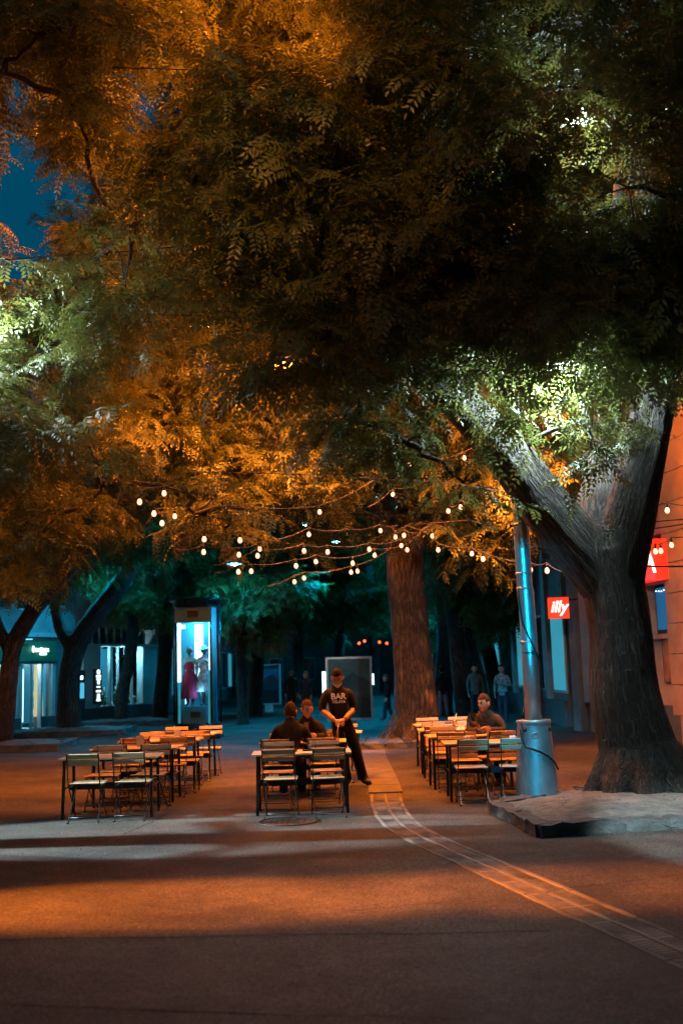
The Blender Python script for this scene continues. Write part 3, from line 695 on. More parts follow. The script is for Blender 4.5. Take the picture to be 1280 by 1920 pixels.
cM += [(at(px, py - 22, 21.3 + (px % 7) * .3), r_) for px, py, r_ in ((545, 960, .4), (600, 1000, .35), (575, 1035, .22), (650, 985, .25), (900, 1060, .3), (870, 1030, .35), (930, 1020, .4), (980, 1000, .4), (820, 1000, .3), (500, 900, .5), (430, 880, .5), (330, 880, .45), (905, 1085, .16), (770, 1035, .18))]
bb = MB(); branches(bb, [p for l in limM[1:5] for p in l[0][1:]], cM, .09, 10)
# bare wiry twigs hanging over the lights in front of the trunk
r_ = random.Random(4)
for k in range(22):
    p = at(r_.uniform(660, 800), r_.uniform(880, 960), BY - 1.5); Q = [p]
    d = Vector((r_.uniform(-1, 1), r_.uniform(-.3, .3), r_.uniform(-.6, .1)))
    for i in range(5): d = (d + Vector((r_.gauss(0, .25), r_.gauss(0, .2), .15))).normalized(); Q.append(Q[-1] + d * .28)
    bb.tube(Q, [.014, .012, .01, .008, .006, .004], 4)
bb.build('branch_work', M_bark2, mt_, kind='stuff')
grow(mt_, cM, 85, 'leaves_green', (1.0, 1.75), 41)

# ------------------------------------------------------------------ smaller trees down the street
def street_tree(lab, bpx, bpy_, w0, trunk_px, crown, per, seed, grp='street trees farther back', Y=None, name='street_tree'):
    p0 = G(bpx, bpy_); Y = Y or p0.y; p0 = at(bpx, bpy_, Y); p0.z = 0
    t = empty(name, (0, 0, 0), 0, lab, 'tree', grp)
    P_ = [Vector((p0.x, Y, -.1)), Vector((p0.x, Y, .25))] + [at(a, b, Y) for a, b in trunk_px[0]]
    n_ = len(P_); lim = [(P_, [w0 * 1.35, w0] + [w0 * (.92 - .3 * i / n_) for i in range(n_ - 2)])]
    for l in trunk_px[1:]:
        Q = [at(a, b, Y) for a, b in l]; lim.append((Q, [w0 * (.6 - .4 * i / len(Q)) for i in range(len(Q))]))
    mk('trunk', trunk_mesh('trunk', lim, max(.06, w0 * .22), M_bark, .015, 0, 3), t)
    cl_ = [(at(a, b, Y + dy), r) for a, b, dy, r in crown]
    b_ = MB(); branches(b_, [p for l in lim for p in l[0][2:]], cl_, .08, seed); b_.build('branch_work', M_bark, t, kind='stuff')
    grow(t, cl_, per, 'leaves_green', (1.1, 1.7), seed)
    return t
def cr(x0, x1, y0, y1, r, step, seed, dy=2.0):
    q = random.Random(seed); out = []
    x = x0
    while x <= x1:
        y = y0
        while y <= y1: out.append((x + q.uniform(-.5, .5) * step, y + q.uniform(-.5, .5) * step, q.uniform(-dy, dy), r * q.uniform(.7, 1.2))); y += step
        x += step
    return out
street_tree('dark tree at the left edge leaning into the picture near the shop door', 6, 1391, .25, [[(15, 1300), (25, 1215), (60, 1150), (110, 1090), (170, 1020)], [(20, 1230), (-20, 1120), (-40, 1000)]], cr(-60, 200, 880, 1090, .95, 75, 51), 55, 51, Y=27)
street_tree('dark forked tree between the shop door and the flower shop window', 130, 1367, .36, [[(130, 1280), (142, 1215), (175, 1160), (230, 1090), (270, 1010)], [(140, 1225), (112, 1175), (100, 1110), (80, 1020)]], cr(40, 330, 900, 1110, 1.0, 75, 52), 50, 52, Y=33)
street_tree('thin curved tree in front of the flower shop window', 225, 1350, .24, [[(232, 1285), (245, 1225), (250, 1160), (248, 1080), (255, 980)], [(248, 1150), (270, 1080), (300, 1020)]], cr(190, 340, 960, 1110, 1.0, 70, 53), 45, 53, Y=38)
street_tree('dark tree just left of the glass display column', 300, 1352, .3, [[(305, 1280), (310, 1200), (300, 1100), (290, 1000)]], cr(250, 400, 960, 1130, 1.1, 70, 54), 45, 54, Y=40)
street_tree('pale leaning trunk beside the small poster stand', 478, 1330, .32, [[(480, 1260), (486, 1180), (480, 1090), (470, 980)]], cr(400, 560, 1000, 1150, 1.2, 62, 55), 50, 55, Y=42)
street_tree('small green tree with low leaves right of the display column', 455, 1325, .2, [[(452, 1230), (455, 1170), (450, 1100)]], cr(420, 520, 1090, 1190, .75, 45, 56, 1.2), 60, 56, Y=36)
street_tree('dark tree in the far middle of the street', 560, 1318, .3, [[(560, 1240), (556, 1160), (550, 1060)]], cr(500, 640, 1010, 1180, 1.5, 60, 57), 40, 57, Y=54)
street_tree('dark tree in the distance left of the large poster board', 635, 1312, .3, [[(636, 1240), (640, 1160), (650, 1060)]], cr(590, 730, 1020, 1190, 1.6, 60, 58), 40, 58, Y=60)
street_tree('straight grey trunk just right of the orange lit tree', 830, 1340, .36, [[(832, 1260), (836, 1180), (832, 1100), (825, 1000)]], cr(780, 900, 1010, 1110, 1.0, 58, 59), 50, 59, Y=38)
street_tree('leaning grey trunk behind the seated man on the right', 872, 1342, .34, [[(864, 1270), (856, 1200), (846, 1120), (838, 1020)]], cr(820, 940, 960, 1060, 1.1, 60, 60), 45, 60, Y=36)
street_tree('dark curved trunk between two far pedestrians', 902, 1340, .3, [[(895, 1270), (880, 1210), (872, 1140), (880, 1040)]], cr(860, 970, 1000, 1150, .9, 55, 61), 55, 61, Y=37)
street_tree('dark tree behind the lamp post', 935, 1338, .3, [[(925, 1270), (912, 1200), (905, 1130), (915, 1020)]], cr(880, 1010, 1030, 1190, .9, 52, 62), 55, 62, Y=41)
street_tree('distant tree closing the street behind the string lights', 700, 1300, .34, [[(700, 1230), (698, 1150), (690, 1060)]], cr(660, 830, 1020, 1180, 1.7, 60, 63), 36, 63, Y=66)
# sideways trees outside the frame that throw the long shadows over the square
for x, y, r_, lab in ((-8.2, 12.05, .22, 'square side tree left of the picture'), (-10.2, 6.2, .2, 'slender square side tree left of the picture, with low leaves')):
    t = empty('street_tree', (0, 0, 0), 0, lab, 'tree', 'trees beside the square')
    q = random.Random(int(y * 10)); P_ = [Vector((x, y, -.1)), Vector((x, y, .3)), Vector((x + .05, y, 2)), Vector((x, y + .05, 4)), Vector((x + .1, y, 6.5))]
    mk('trunk', trunk_mesh('trunk', [(P_, [r_ * 1.3, r_, r_ * .95, r_ * .9, r_ * .6])], .07, M_bark, .02), t)
    cl_ = [(Vector((x + q.uniform(-1.6, 1.6), y + q.uniform(-1.6, 1.6), q.uniform(5.6, 8.5))), .9) for _ in range(14)]
    if y < 8: cl_ += [(Vector((-9.0, 9.25, 3.5)), .16), (Vector((-10.4, 7.75, 4.2)), .25), (Vector((-9.6, 6.8, 3.9)), .5)]  # low clumps, here and below, added in the beams to dapple them
    else: cl_ += [(Vector((-8.6, 12.7, 3.1)), .2), (Vector((-8.9, 11.2, 3.2)), .22), (Vector((-9.4, 12.3, 3.3)), .14)]
    b_ = MB(); branches(b_, [P_[3], P_[4]], cl_, .06, 5); b_.build('branch_work', M_bark, t, kind='stuff')
    grow(t, cl_, 45, 'leaves_green', (.9, 1.4), int(y * 7))
# far-off wood that closes the street
q = random.Random(77); cl_ = [(Vector((q.uniform(-34, 34), q.uniform(92, 110), q.uniform(1, 24))), q.uniform(2.0, 3.6)) for _ in range(170)]
o = grow(None, cl_, 9, 'leaves_green', (4, 7), 78); o.name = 'far_trees'; tag(o, 'dark mass of far trees closing the end of the street', 'trees')

# ------------------------------------------------------------------ planting beds
M_stone = mat('rough_curb_stone', (.045, .048, .047), rough=.85, var=.5, scale=5, bump=.9, bscale=22, dist=.03)
M_soil = mat('bed_soil', (.105, .098, .088), rough=.95, var=.5, scale=7, bump=1, bscale=30, dist=.03)
def rough_stone(L_, wd, h, seed):
    q = random.Random(seed); bm = bmesh.new(); bmesh.ops.create_cube(bm, size=1)
    bmesh.ops.scale(bm, vec=(L_, wd, h), verts=bm.verts); bmesh.ops.subdivide_edges(bm, edges=[e for e in bm.edges], cuts=7, use_grid_fill=True)
    for v in bm.verts:
        n_ = Vector((noise.noise(v.co * 5 + Vector((seed, 0, 0))), noise.noise(v.co * 5 + Vector((0, seed, 9))), noise.noise(v.co * 6 + Vector((3, 7, seed)))))
        v.co += n_ * .03
        v.co += .022 * Vector((0, noise.noise(v.co * 13 + Vector((seed, 1, 2))), noise.noise(v.co * 11)))
    me = bpy.data.meshes.new('curb_stone'); bm.to_mesh(me); bm.free(); me.materials.append(M_stone); me.polygons.foreach_set('use_smooth', [False] * len(me.polygons)); return me
def bed(corners, lab, h=.15, seed=1, st=.95, mound=.1, m_soil=None):
    t = empty('planting_bed', (0, 0, 0), 0, lab, 'planting bed'); k = 0; q = random.Random(seed)
    cs = [Vector((c[0], c[1], 0)) for c in corners]; n_ = len(cs); cen = sum(cs, Vector()) / n_
    for i in range(n_):
        a_, b_ = cs[i], cs[(i + 1) % n_]; d = b_ - a_; L_ = d.length; c_ = max(1, round(L_ / st)); an = math.atan2(d.y, d.x)
        inn = (cen - (a_ + b_) / 2).normalized() * .09
        for j in range(c_):
            p = a_.lerp(b_, (j + .5) / c_) + inn; k += 1
            mk('curb_stone', rough_stone(L_ / c_ - .012, .2, h + .12, seed * 50 + k), t, (p.x, p.y, (h - .12) / 2 + q.uniform(-.006, .012)), (0, 0, an + q.uniform(-.012, .012)))
    bm = bmesh.new(); ins = [c + (cen - c).normalized() * .14 for c in cs]
    vs_ = [bm.verts.new(c) for c in ins]; bm.faces.new(vs_)
    bmesh.ops.triangulate(bm, faces=bm.faces); bmesh.ops.subdivide_edges(bm, edges=bm.edges, cuts=34, use_grid_fill=True)
    for v in bm.verts:
        edge = min(abs((v.co - ins[i]).cross((ins[(i + 1) % n_] - ins[i]).normalized()).z) for i in range(n_))
        v.co.z = h - .03 + mound * min(1, edge / .7) + .02 * noise.noise(v.co * 3) + .008 * noise.noise(v.co * 9) + .012 * noise.noise(v.co * 23)
    me = bpy.data.meshes.new('soil'); bm.to_mesh(me); bm.free(); me.materials.append(m_soil or M_soil); me.polygons.foreach_set('use_smooth', [True] * len(me.polygons))
    mk('soil', me, t); return t
A_, B_ = G(1010, 1572), G(918, 1523)
bed([(A_.x, A_.y), (5.7, 12.1), (5.3, 15.4), (3.6, 15.2), (B_.x, B_.y)], 'bed of pale bare soil with rough stone edging round the big forked tree', .13, 2)
bed([(BX - 1.35, BY - 1.0), (BX + 1.3, BY - 1.2), (BX + 1.5, BY + 1.2), (BX - 1.2, BY + 1.3)], 'mounded earth bed with broken edging round the orange lit trunk', .12, 3, .6, .14)
p = at(130, 1375, 33); bed([(p.x - 1.9, 31.6), (p.x + 1.9, 31.8), (p.x + 1.8, 34.2), (p.x - 1.8, 34)], 'dark stone edged bed under the forked tree by the shops', .16, 4, 1.2)
p = at(12, 1395, 27); bed([(p.x - 1.9, 25.9), (p.x + 1.5, 26.1), (p.x + 1.5, 28.2), (p.x - 1.8, 28)], 'stone edged bed under the tree at the left edge', .16, 5, 1.2)
p = at(225, 1350, 38); bed([(p.x - 1.6, 37.0), (p.x + 1.9, 37.2), (p.x + 1.8, 39.2), (p.x - 1.5, 39)], 'pale kerbed bed under the thin curved tree', .16, 6, 1.2)
# fallen leaves and grit
q = random.Random(5); lf = MB()
for _ in range(1700):
    x, y = q.uniform(-9, 9), q.uniform(4.5, 24); 
    if q.random() < .4: x, y = q.uniform(2.1, 5), q.uniform(11.3, 15)
    inbed = 2.3 < x < 5.2 and 11.6 < y < 14.9; z = gz(x, y) + (.2 if inbed else .004); s_ = q.uniform(.008, .02); a_ = q.uniform(0, 6.3); c_, n_ = math.cos(a_) * s_, math.sin(a_) * s_
    lf.add([(x + c_, y + n_, z), (x - n_ * .4, y + c_ * .4, z + .006), (x - c_, y - n_, z + .002), (x + n_ * .4, y - c_ * .4, z + .008)], [(0, 1, 2, 3)])
lf.build('fallen_leaves', mat('dry_leaf', (.16, .12, .06), rough=.8, var=.6, bump=0), label='small dry leaves and grit scattered over the asphalt and the bed', cat='leaves', kind='stuff')

# ------------------------------------------------------------------ facades
class Facade:
    """local x runs along the wall, -y is the street side, z up"""
    def __init__(s, name, p0, p1, lab, cat='building'):
        s.p0 = Vector((p0[0], p0[1], 0)); s.p1 = Vector((p1[0], p1[1], 0)); d = s.p1 - s.p0; s.L = d.length; s.u = d.normalized()
        s.an = math.atan2(d.y, d.x); s.t = empty(name, s.p0, s.an, lab, cat)
        s.nrm = Vector((-s.u.y, s.u.x, 0))
    def uv(s, px, py, off=0.0):
        v = (px - CXP) * cx + (CYP - py) * cy + FPX * fw
        q = s.p0 + s.nrm * off; k = (q - CAM).dot(s.nrm) / v.dot(s.nrm); w_ = CAM + v * k
        return (w_ - s.p0).dot(s.u), w_.z
    def U(s, px, off=0.0): return s.uv(px, 1255, off)[0]
    def Z(s, px, py, off=0.0): return s.uv(px, py, off)[1]
    def box(s, name, u0, u1, z0, z1, y0, y1, m_, parent=None):
        return MB().box(min(u0, u1), max(u0, u1), y0, y1, z0, z1).build(name, m_, parent or s.t)
M_wallb = mat('grey_plaster', (.22, .23, .24), rough=.85, var=.2, scale=2.5, bump=.3)
M_walld = mat('dark_plaster', (.10, .105, .11), rough=.85, var=.3, scale=2.5, bump=.3)
M_frame = mat('painted_frame', (.30, .34, .35), rough=.5, var=.12, bump=.08)
M_plinth = mat('dark_stone_plinth', (.06, .06, .062), rough=.6, var=.4, bump=.3)
M_glass = glass('window_glass'); 
M_nightglass = mat('night_window_glass', (.01, .013, .018), rough=.06, var=.2, bump=0, spec=.8)
M_green = mat('green_fascia', (.03, .14, .07), rough=.5, var=.15, bump=.05)
E_cream = emis('glowing_cream_curtain', (1.0, .78, .38), .55); E_white = emis('white_tube', (.75, .93, 1.0), 3.2); E_cyan = emis('cold_glow_panel', (.1, .62, .75), .32)  # room light on curtain and panel put in as their own glow
E_sign = emis('white_sign_letters', (.72, .93, 1.0), 2.2)
M_white = mat('white_paint', (.7, .72, .72), rough=.6, var=.08, bump=.05)

# --- shop with the green fascia at the far left
FA = Facade('shop_building', (-13.2, 31.3), (-9.85, 37.8), 'low shop with green fascia and glowing white letters at the left edge')
u = FA.U; L0 = -.4
uA = [u(x) for x in (12, 26, 31, 39, 60, 76, 79, 97, 103, 116)]
zp = .42; zt = FA.Z(60, 1243); zf = FA.Z(60, 1203)
FA.box('plinth', L0, uA[3], 0, zp, -.05, .3, M_plinth); FA.box('plinth', uA[6] - .05, uA[9] + .6, 0, zp, -.05, .3, M_plinth)
FA.box('fascia', L0, uA[8], zt + .06, zf, -.06, .25, M_green); FA.box('fascia_strip', L0, uA[8], zt - .04, zt + .06, -.12, .25, M_dark)
FA.box('wall', L0, uA[9] + .7, zf, 7.8, 0, .4, M_wallb); FA.box('pier', uA[8], uA[9] + .7, zp, zf, 0, .4, M_walld)
for a_, b_ in ((0, 0), ): pass
for x0, x1 in ((-.4, -.3), (uA[1], uA[2] + .06), (uA[3] - .06, uA[3]), (uA[5], uA[6]), (uA[7], uA[8])): FA.box('window_frame', x0, x1, zp if x1 < uA[3] or x0 > uA[5] else 0.02, zt - .04, -.04, .12, M_frame)
pn = FA.box('window', L0 + .1, uA[1], zp, zt - .04, .02, .03, M_glass); FA.box('curtain', L0 + .1, uA[1] - .02, zp, zt - .06, .35, .37, E_cream)
FA.box('window', uA[6], uA[7], zp, zt - .04, .02, .03, M_glass)
# curtain with a swept side
a_ = MB(); c_ = []
k = 9
for i in range(k + 1):
    z = zp + (zt - .06 - zp) * i / k; c_.append((uA[6] + .01, .36 + .02 * math.sin(i * 2), z)); c_.append((uA[6] + (uA[7] - uA[6]) * (1 - .42 * (i / k) ** 2.2), .36, z))
a_.add(c_, [(2 * i, 2 * i + 1, 2 * i + 3, 2 * i + 2) for i in range(k)]); a_.build('curtain', E_cream, FA.t)
FA.box('interior_wall', L0, uA[8], 0, zt, 1.6, 1.7, E_cyan); FA.box('interior_floor', L0, uA[8], 0, .02, .3, 1.6, M_white)  # back wall glows in place of room light
FA.box('light_panel', u(61), u(74), .25, zt - .2, .7, .74, E_white)
dd = FA.box('door', uA[3], uA[3] + .06, .02, zt - .05, -.05, .02, M_frame); FA.box('door', u(58), u(60), .02, zt - .05, -.05, .02, M_frame)
FA.box('door_glass', uA[3] + .06, u(58), .05, zt - .07, -.02, -.01, M_glass)
sh = FA.box('shelf_unit', u(42), u(43), .1, 1.9, .9, 1.3, M_white)
q = random.Random(3); gm = MB()
for i in range(6):
    z = .35 + i * .28; MB().box(u(42), u(55), .95, 1.3, z - .02, z).build('shelf', M_white, sh)
    for j in range(6):
        x = u(43) + j * (u(55) - u(43)) / 6; gm.box(x, x + .06, 1.0, 1.1, z, z + q.uniform(.08, .2))
gm.build('shop_goods', mat('pale_goods', (.5, .45, .4), var=.5, scale=20, bump=0), FA.t)
FA.box('red_bag', u(50.5), u(54.5), 1.55, 1.95, .8, .86, mat('red_cloth', (.5, .02, .03), var=.2))
# illegible glowing letters: round emblem, a row of strokes and a shorter row
sg = empty('letters', (0, 0, 0), 0, parent=FA.t)
zc = FA.Z(70, 1219); x0 = u(55); x1 = u(88)
a_ = MB(); a_.lathe([(.085, 0), (.085, .03)], 14); e = a_.build('emblem', E_sign, sg, (x0 + .05, -.12, zc + .03), (PI / 2, 0, 0)); e.scale = (.6, 1.3, 1)
wd = (x1 - x0 - .14) / 7
for i in range(7):
    h_ = (.1, .12, .1, .14, .1, .12, .11)[i]; MB().box(x0 + .13 + i * wd, x0 + .13 + i * wd + wd * .86, -.12, -.07, zc - .06, zc - .06 + h_).build('letter', E_sign, sg)
for i in range(3): MB().box(x0 + .42 + i * wd, x0 + .42 + i * wd + wd * .9, -.12, -.07, zc - .17, zc - .09).build('letter', E_sign, sg)
lamp('shop_light', (uA[4], .8, zt - .15), (.6, .92, 1), 160, FA.t, r=.1)
# upper windows
for i in range(3):
    x = .5 + i * 2.2; w_ = FA.box('window', x, x + 1.1, 4.0, 5.7, -.02, .05, M_frame); FA.box('pane', x + .06, x + 1.04, 4.06, 5.64, -.03, -.015, M_nightglass, w_)
FA.box('cornice', L0, FA.L + .3, 3.1, 3.25, -.18, .2, M_frame)
# awning edge left of the sign, light from below put in as glow
FA.box('glow_strip', u(22), u(48), FA.Z(35, 1200), FA.Z(35, 1200) + .03, -.3, -.26, emis('awning_edge_glow', (.3, .85, 1), 1.2))

# --- flower shop
FB = Facade('shop_building', (-10.6, 40.2), (-8.1, 45.9), 'flower shop with tall lit windows, black vertical sign and dark stone plinth')
u = FB.U; zp = FB.Z(210, 1325); zt = FB.Z(210, 1219); zc = FB.Z(190, 1212)
FB.box('plinth', -.2, FB.L, 0, zp, -.08, .3, M_plinth)
FB.box('pilaster', u(155), u(186), zp, zc, -.05, .3, M_frame); FB.box('pilaster', u(268), FB.L, zp, zc, -.05, .3, M_frame)
FB.box('cornice', -.2, FB.L, zc, zc + .1, -.2, .3, M_frame)
zt2 = FB.Z(190, 1178)
for x in range(157, 275, 14):
    FB.box('mullion', u(x), u(x) + .07, zc + .1, zt2, -.04, .1, M_frame)
    if x < 262: FB.box('transom_pane', u(x) + .07, u(x + 14), zc + .1, zt2, .03, .05, M_nightglass)
FB.box('wall', -.2, FB.L, zt2, 9, 0, .4, M_wallb)
for x in (186, 206, 222, 236, 248, 267): FB.box('window_frame', u(x) - .03, u(x) + .03, zp, zc, -.05, .08, M_frame)
FB.box('sill', u(186), u(267), zp, zp + .06, -.12, .2, M_frame)
for a_, b_ in zip((186, 206, 222, 236, 248), (206, 222, 236, 248, 267)): FB.box('window', u(a_), u(b_), zp + .06, zc, .01, .02, M_glass)
FB.box('interior_wall', -.2, FB.L, 0, zc, 2.2, 2.3, emis('cold_glow_wall', (.04, .22, .3), .35)); FB.box('interior_floor', u(186), u(267), 0, zp, .3, 2.2, M_walld)  # shop light on the back wall put in as glow
FB.box('ceiling_light', u(190), u(198), zc - .2, zc - .14, .6, .9, E_white)
lamp('shop_light', (u(200), .5, zc - .35), (.5, .9, 1), 130, FB.t, r=.1); lamp('shop_light', (u(250), .5, zc - .35), (.5, .9, 1), 130, FB.t, r=.1)
q = random.Random(9); M_fl = mat('white_petals', (.75, .78, .68), var=.15, bump=0); M_fg = mat('plant_leaf', (.05, .16, .06), var=.4, bump=0)
for cxp, wpx, hz in ((192, 9, .9), (199, 8, .6), (209, 8, .65), (216, 6, .5), (238, 9, .9), (246, 6, .7), (254, 10, 1.1), (262, 6, .5)):
    f = MB(); gmb = MB(); uc = u(cxp)
    for _ in range(26):
        x, y, z = uc + q.gauss(0, .11), .5 + q.gauss(0, .12), zp + .1 + abs(q.gauss(hz * .4, hz * .28))
        (f if q.random() < .45 else gmb).ball((x, y, z), q.uniform(.03, .07), n=6, m=4)
        gmb.bar((uc, .5, zp + .05), (x, y, z), .012, .012)
    bq = empty('flower_bouquet', (0, 0, 0), 0, parent=FB.t); gmb.build('stems', M_fg, bq); f.build('blossoms', M_fl, bq)
bk = FB.box('sign_board', u(173), u(187), FB.Z(180, 1319), FB.Z(180, 1255), -.12, -.05, M_black)
# stacked white sign characters (too blurred in the photo to read)
zs = [FB.Z(180, y) for y in (1260, 1268, 1278, 1288, 1296, 1306, 1313)]; uc = u(180)
MB().lathe([(.09, 0), (.09, .03)], 12).build('character', E_sign, bk, (uc, -.12, zs[0]), (PI / 2, 0, 0))
for z, w_, h_ in ((zs[1], .13, .09), (zs[2], .055, .2), (zs[2] + .09, .12, .05), (zs[3], .1, .05), (zs[4], .13, .07), (zs[5], .07, .2), (zs[6], .11, .06)):
    MB().box(uc - w_, uc + w_, -.15, -.12, z - h_ / 2, z + h_ / 2).build('character', E_sign, bk)
# cash machine between the shops
t = empty('cash_machine', at(150, 1352, 38.6) * 1, FB.an, 'narrow lit cash machine between the two left shops', 'cash machine'); t.location.z = 0
MB().box(-.3, .3, 0, .5, 0, 1.95).build('cabinet', M_dark, t); MB().box(-.22, .22, -.02, 0, .95, 1.5).build('screen', emis('cold_screen', (.1, .55, .75), .8), t)
MB().box(-.12, .12, -.04, 0, 1.62, 1.75).build('glow_strip', E_white, t)

# --- dark buildings beyond, both sides
FC = Facade('town_house', (-8.1, 45.9), (-7.2, 80), 'long dark town house beyond the flower shop, cold lit windows')
FC.box('wall', 0, FC.L, 0, 12, 0, .5, M_walld); FC.box('plinth', 0, FC.L, 0, .6, -.06, 0, M_plinth)
for i in range(12):
    x = .8 + i * 2.7; w_ = FC.box('window', x, x + 1.5, .7, 2.9, -.05, 0, M_frame); FC.box('pane', x + .07, x + 1.43, .77, 2.83, -.07, -.05, E_cyan if i in (1, 4, 8) else M_nightglass, w_)
    w_ = FC.box('window', x + .2, x + 1.3, 4.2, 6.0, -.05, 0, M_frame); FC.box('pane', x + .27, x + 1.23, 4.27, 5.93, -.07, -.05, M_nightglass, w_)
FD = Facade('town_house', (6.6, 82), (6.0, 29.5), 'dark town house with pilasters on the right behind the lamp post')
FD.box('wall', 0, FD.L, 0, 13, 0, .5, M_walld); FD.box('plinth', 0, FD.L, 0, .7, -.1, 0, M_plinth)
for i in range(14):
    x = FD.L - 2.6 - i * 3.4
    if x < 1: break
    FD.box('pilaster', x, x + .55, .7, 5.2, -.14, 0, M_wallb)
    w_ = FD.box('window', x + .9, x + 2.8, .9, 3.2, -.05, 0, M_frame); FD.box('pane', x + .98, x + 2.72, .98, 3.12, -.07, -.05, E_cyan if i % 2 == 0 else M_nightglass, w_)
FD.box('cornice', 0, FD.L, 5.2, 5.45, -.25, 0, M_wallb)
# building across the end of the street
FE = Facade('town_house', (-12, 84), (12, 84), 'dark low building closing the far end of the street')
FE.box('wall', 0, FE.L, 0, 7, 0, .5, M_walld)
for i in range(9):
    x = 1 + i * 2.5; w_ = FE.box('window', x, x + 1.1, .9, 2.6, -.05, 0, M_frame); FE.box('pane', x + .08, x + 1.02, .98, 2.52, -.07, -.05, E_cyan if i in (5, 6, 7) else M_nightglass, w_)
for (px, py), wh in zip(((673, 1206), (683, 1202), (701, 1205), (711, 1204), (725, 1206)), ('leftmost', 'second from left', 'middle', 'second from right', 'rightmost')):
    t = empty('red_lantern', at(px, py, 70), 0, f'tiny red light over the far end of the street, {wh} of five', 'lantern', 'red lights at the far end of the street')
    MB().ball((0, 0, 0), .09, n=8, m=6).build('lantern_glass', emis('red_lens', (1, .12, .03), 4), t); MB().tube([(0, 0, .08), (0, 0, .4)], .01, 4).build('hanger', M_black, t)

def plain_house(p0, p1, lab, h=14):
    F = Facade('town_house', p0, p1, lab); F.box('wall', 0, F.L, 0, h, 0, .5, M_walld); F.box('plinth', 0, F.L, 0, .7, -.08, 0, M_plinth); F.box('cornice', 0, F.L, h - .4, h, -.4, 0, M_wallb); x = 1.2
    while x < F.L - 2:
        for z in (1.2, 4.8, 8.4):
            w_ = F.box('window', x, x + 1.3, z, z + 2.1, -.05, 0, M_frame); F.box('pane', x + .08, x + 1.22, z + .08, z + 2.02, -.07, -.05, M_nightglass, w_)
        x += 3.2
plain_house((14, -16), (-14, -16), 'dark town house across the square behind the viewer', 18)
plain_house((-22, -16), (-22, 30), 'dark town house along the left side of the square', 18)
plain_house((20, 16), (20, -16), 'dark town house along the right side of the square', 18)
# --- stone building at the right edge, lit warm
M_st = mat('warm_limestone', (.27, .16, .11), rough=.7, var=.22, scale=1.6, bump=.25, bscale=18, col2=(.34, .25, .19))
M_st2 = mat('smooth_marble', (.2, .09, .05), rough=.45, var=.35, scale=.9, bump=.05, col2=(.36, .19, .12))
FR = Facade('stone_building', (5.92, 28.2), (7.55, 17.0), 'tall pale stone building at the right edge with blue window and stone blocks')
u = FR.U
ua, ub, uc_, ud = u(1214), u(1226), u(1266), FR.L
zl = FR.Z(1250, 1190); zq = FR.Z(1250, 1322)
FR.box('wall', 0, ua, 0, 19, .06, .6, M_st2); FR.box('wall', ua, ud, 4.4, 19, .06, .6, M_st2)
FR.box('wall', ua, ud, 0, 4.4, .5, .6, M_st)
FR.box('plinth', ub, uc_ + .3, 0, zq, -.12, .45, M_plinth)
FR.box('pilaster', ua, ub, 0, 3.9, -.05, .5, M_st)
FR.box('wall_panel', ub, uc_ + .02, zq, zl, .0, .5, M_st)
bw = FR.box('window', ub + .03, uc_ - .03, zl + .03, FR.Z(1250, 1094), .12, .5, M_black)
FR.box('pane', ub + .1, uc_ - .1, zl + .12, FR.Z(1250, 1098), .1, .12, emis('painted_blue_reflection', (.01, .12, .3), .5), bw)  # blue reflection put into the pane as glow
for i in range(7): MB().ball((ub + .2 + i * .13, .07, FR.Z(1250, 1104) - .01 * (i % 3)), .014, n=6, m=4).build('tiny_light', E_white, bw)
FR.box('sill', ub - .04, uc_ + .04, zl - .08, zl + .02, -.12, .5, M_st)
FR.box('lintel', ua, uc_ + .06, FR.Z(1250, 1092), FR.Z(1250, 1080), -.08, .5, M_st)
pf = FR.box('poster_frame', u(1247), u(1267), FR.Z(1258, 1280), FR.Z(1258, 1196), -.05, -.005, M_black)
FR.box('poster', u(1249), u(1265), FR.Z(1258, 1278), FR.Z(1258, 1198), -.06, -.05, mat('brown_poster', (.16, .07, .03), var=.8, scale=2, bump=0), pf)
# stone blocks of the big pier: recessed joints
z = 0.0; q = random.Random(2)
while z < 13:
    h_ = .62; x = uc_
    while x < ud:
        w_ = q.uniform(1.0, 1.5); x2 = min(ud, x + w_)
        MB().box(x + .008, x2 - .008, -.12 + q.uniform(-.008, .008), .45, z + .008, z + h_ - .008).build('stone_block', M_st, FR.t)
        x = x2
    z += h_
z = 4.4
while z < 15:   # marble slabs above
    x = 0; h_ = 1.15
    while x < uc_ - .05:
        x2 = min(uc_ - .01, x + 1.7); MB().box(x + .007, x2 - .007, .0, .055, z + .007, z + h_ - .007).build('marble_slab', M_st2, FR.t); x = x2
    z += h_
for z in (9.2, 13.0): FR.box('cornice', 0, ud, z, z + .2, -.3, 0, M_st)
# pilasters and shop front at the far end of this building (behind the lamp post)
FR.box('pilaster', .2, .75, 0, 4.2, -.14, .05, M_walld)
FR.box('pilaster', 1.1, 1.7, .75, 4.2, -.16, .05, M_wallb); FR.box('pilaster', 2.4, 2.7, 0, 4.2, -.12, .05, M_dark)
FR.box('blue_panel', 1.75, 2.3, .7, 3.4, .0, .05, emis('blue_lit_panel', (.01, .16, .42), .45))
FR.box('shop_light_strip', 3.0, 3.2, .3, 3.0, -.02, .05, emis('cyan_strip', (.03, .45, .6), .6))
FR.box('shop_front', 3.4, ua - .3, .3, 3.4, .0, .05, M_nightglass)
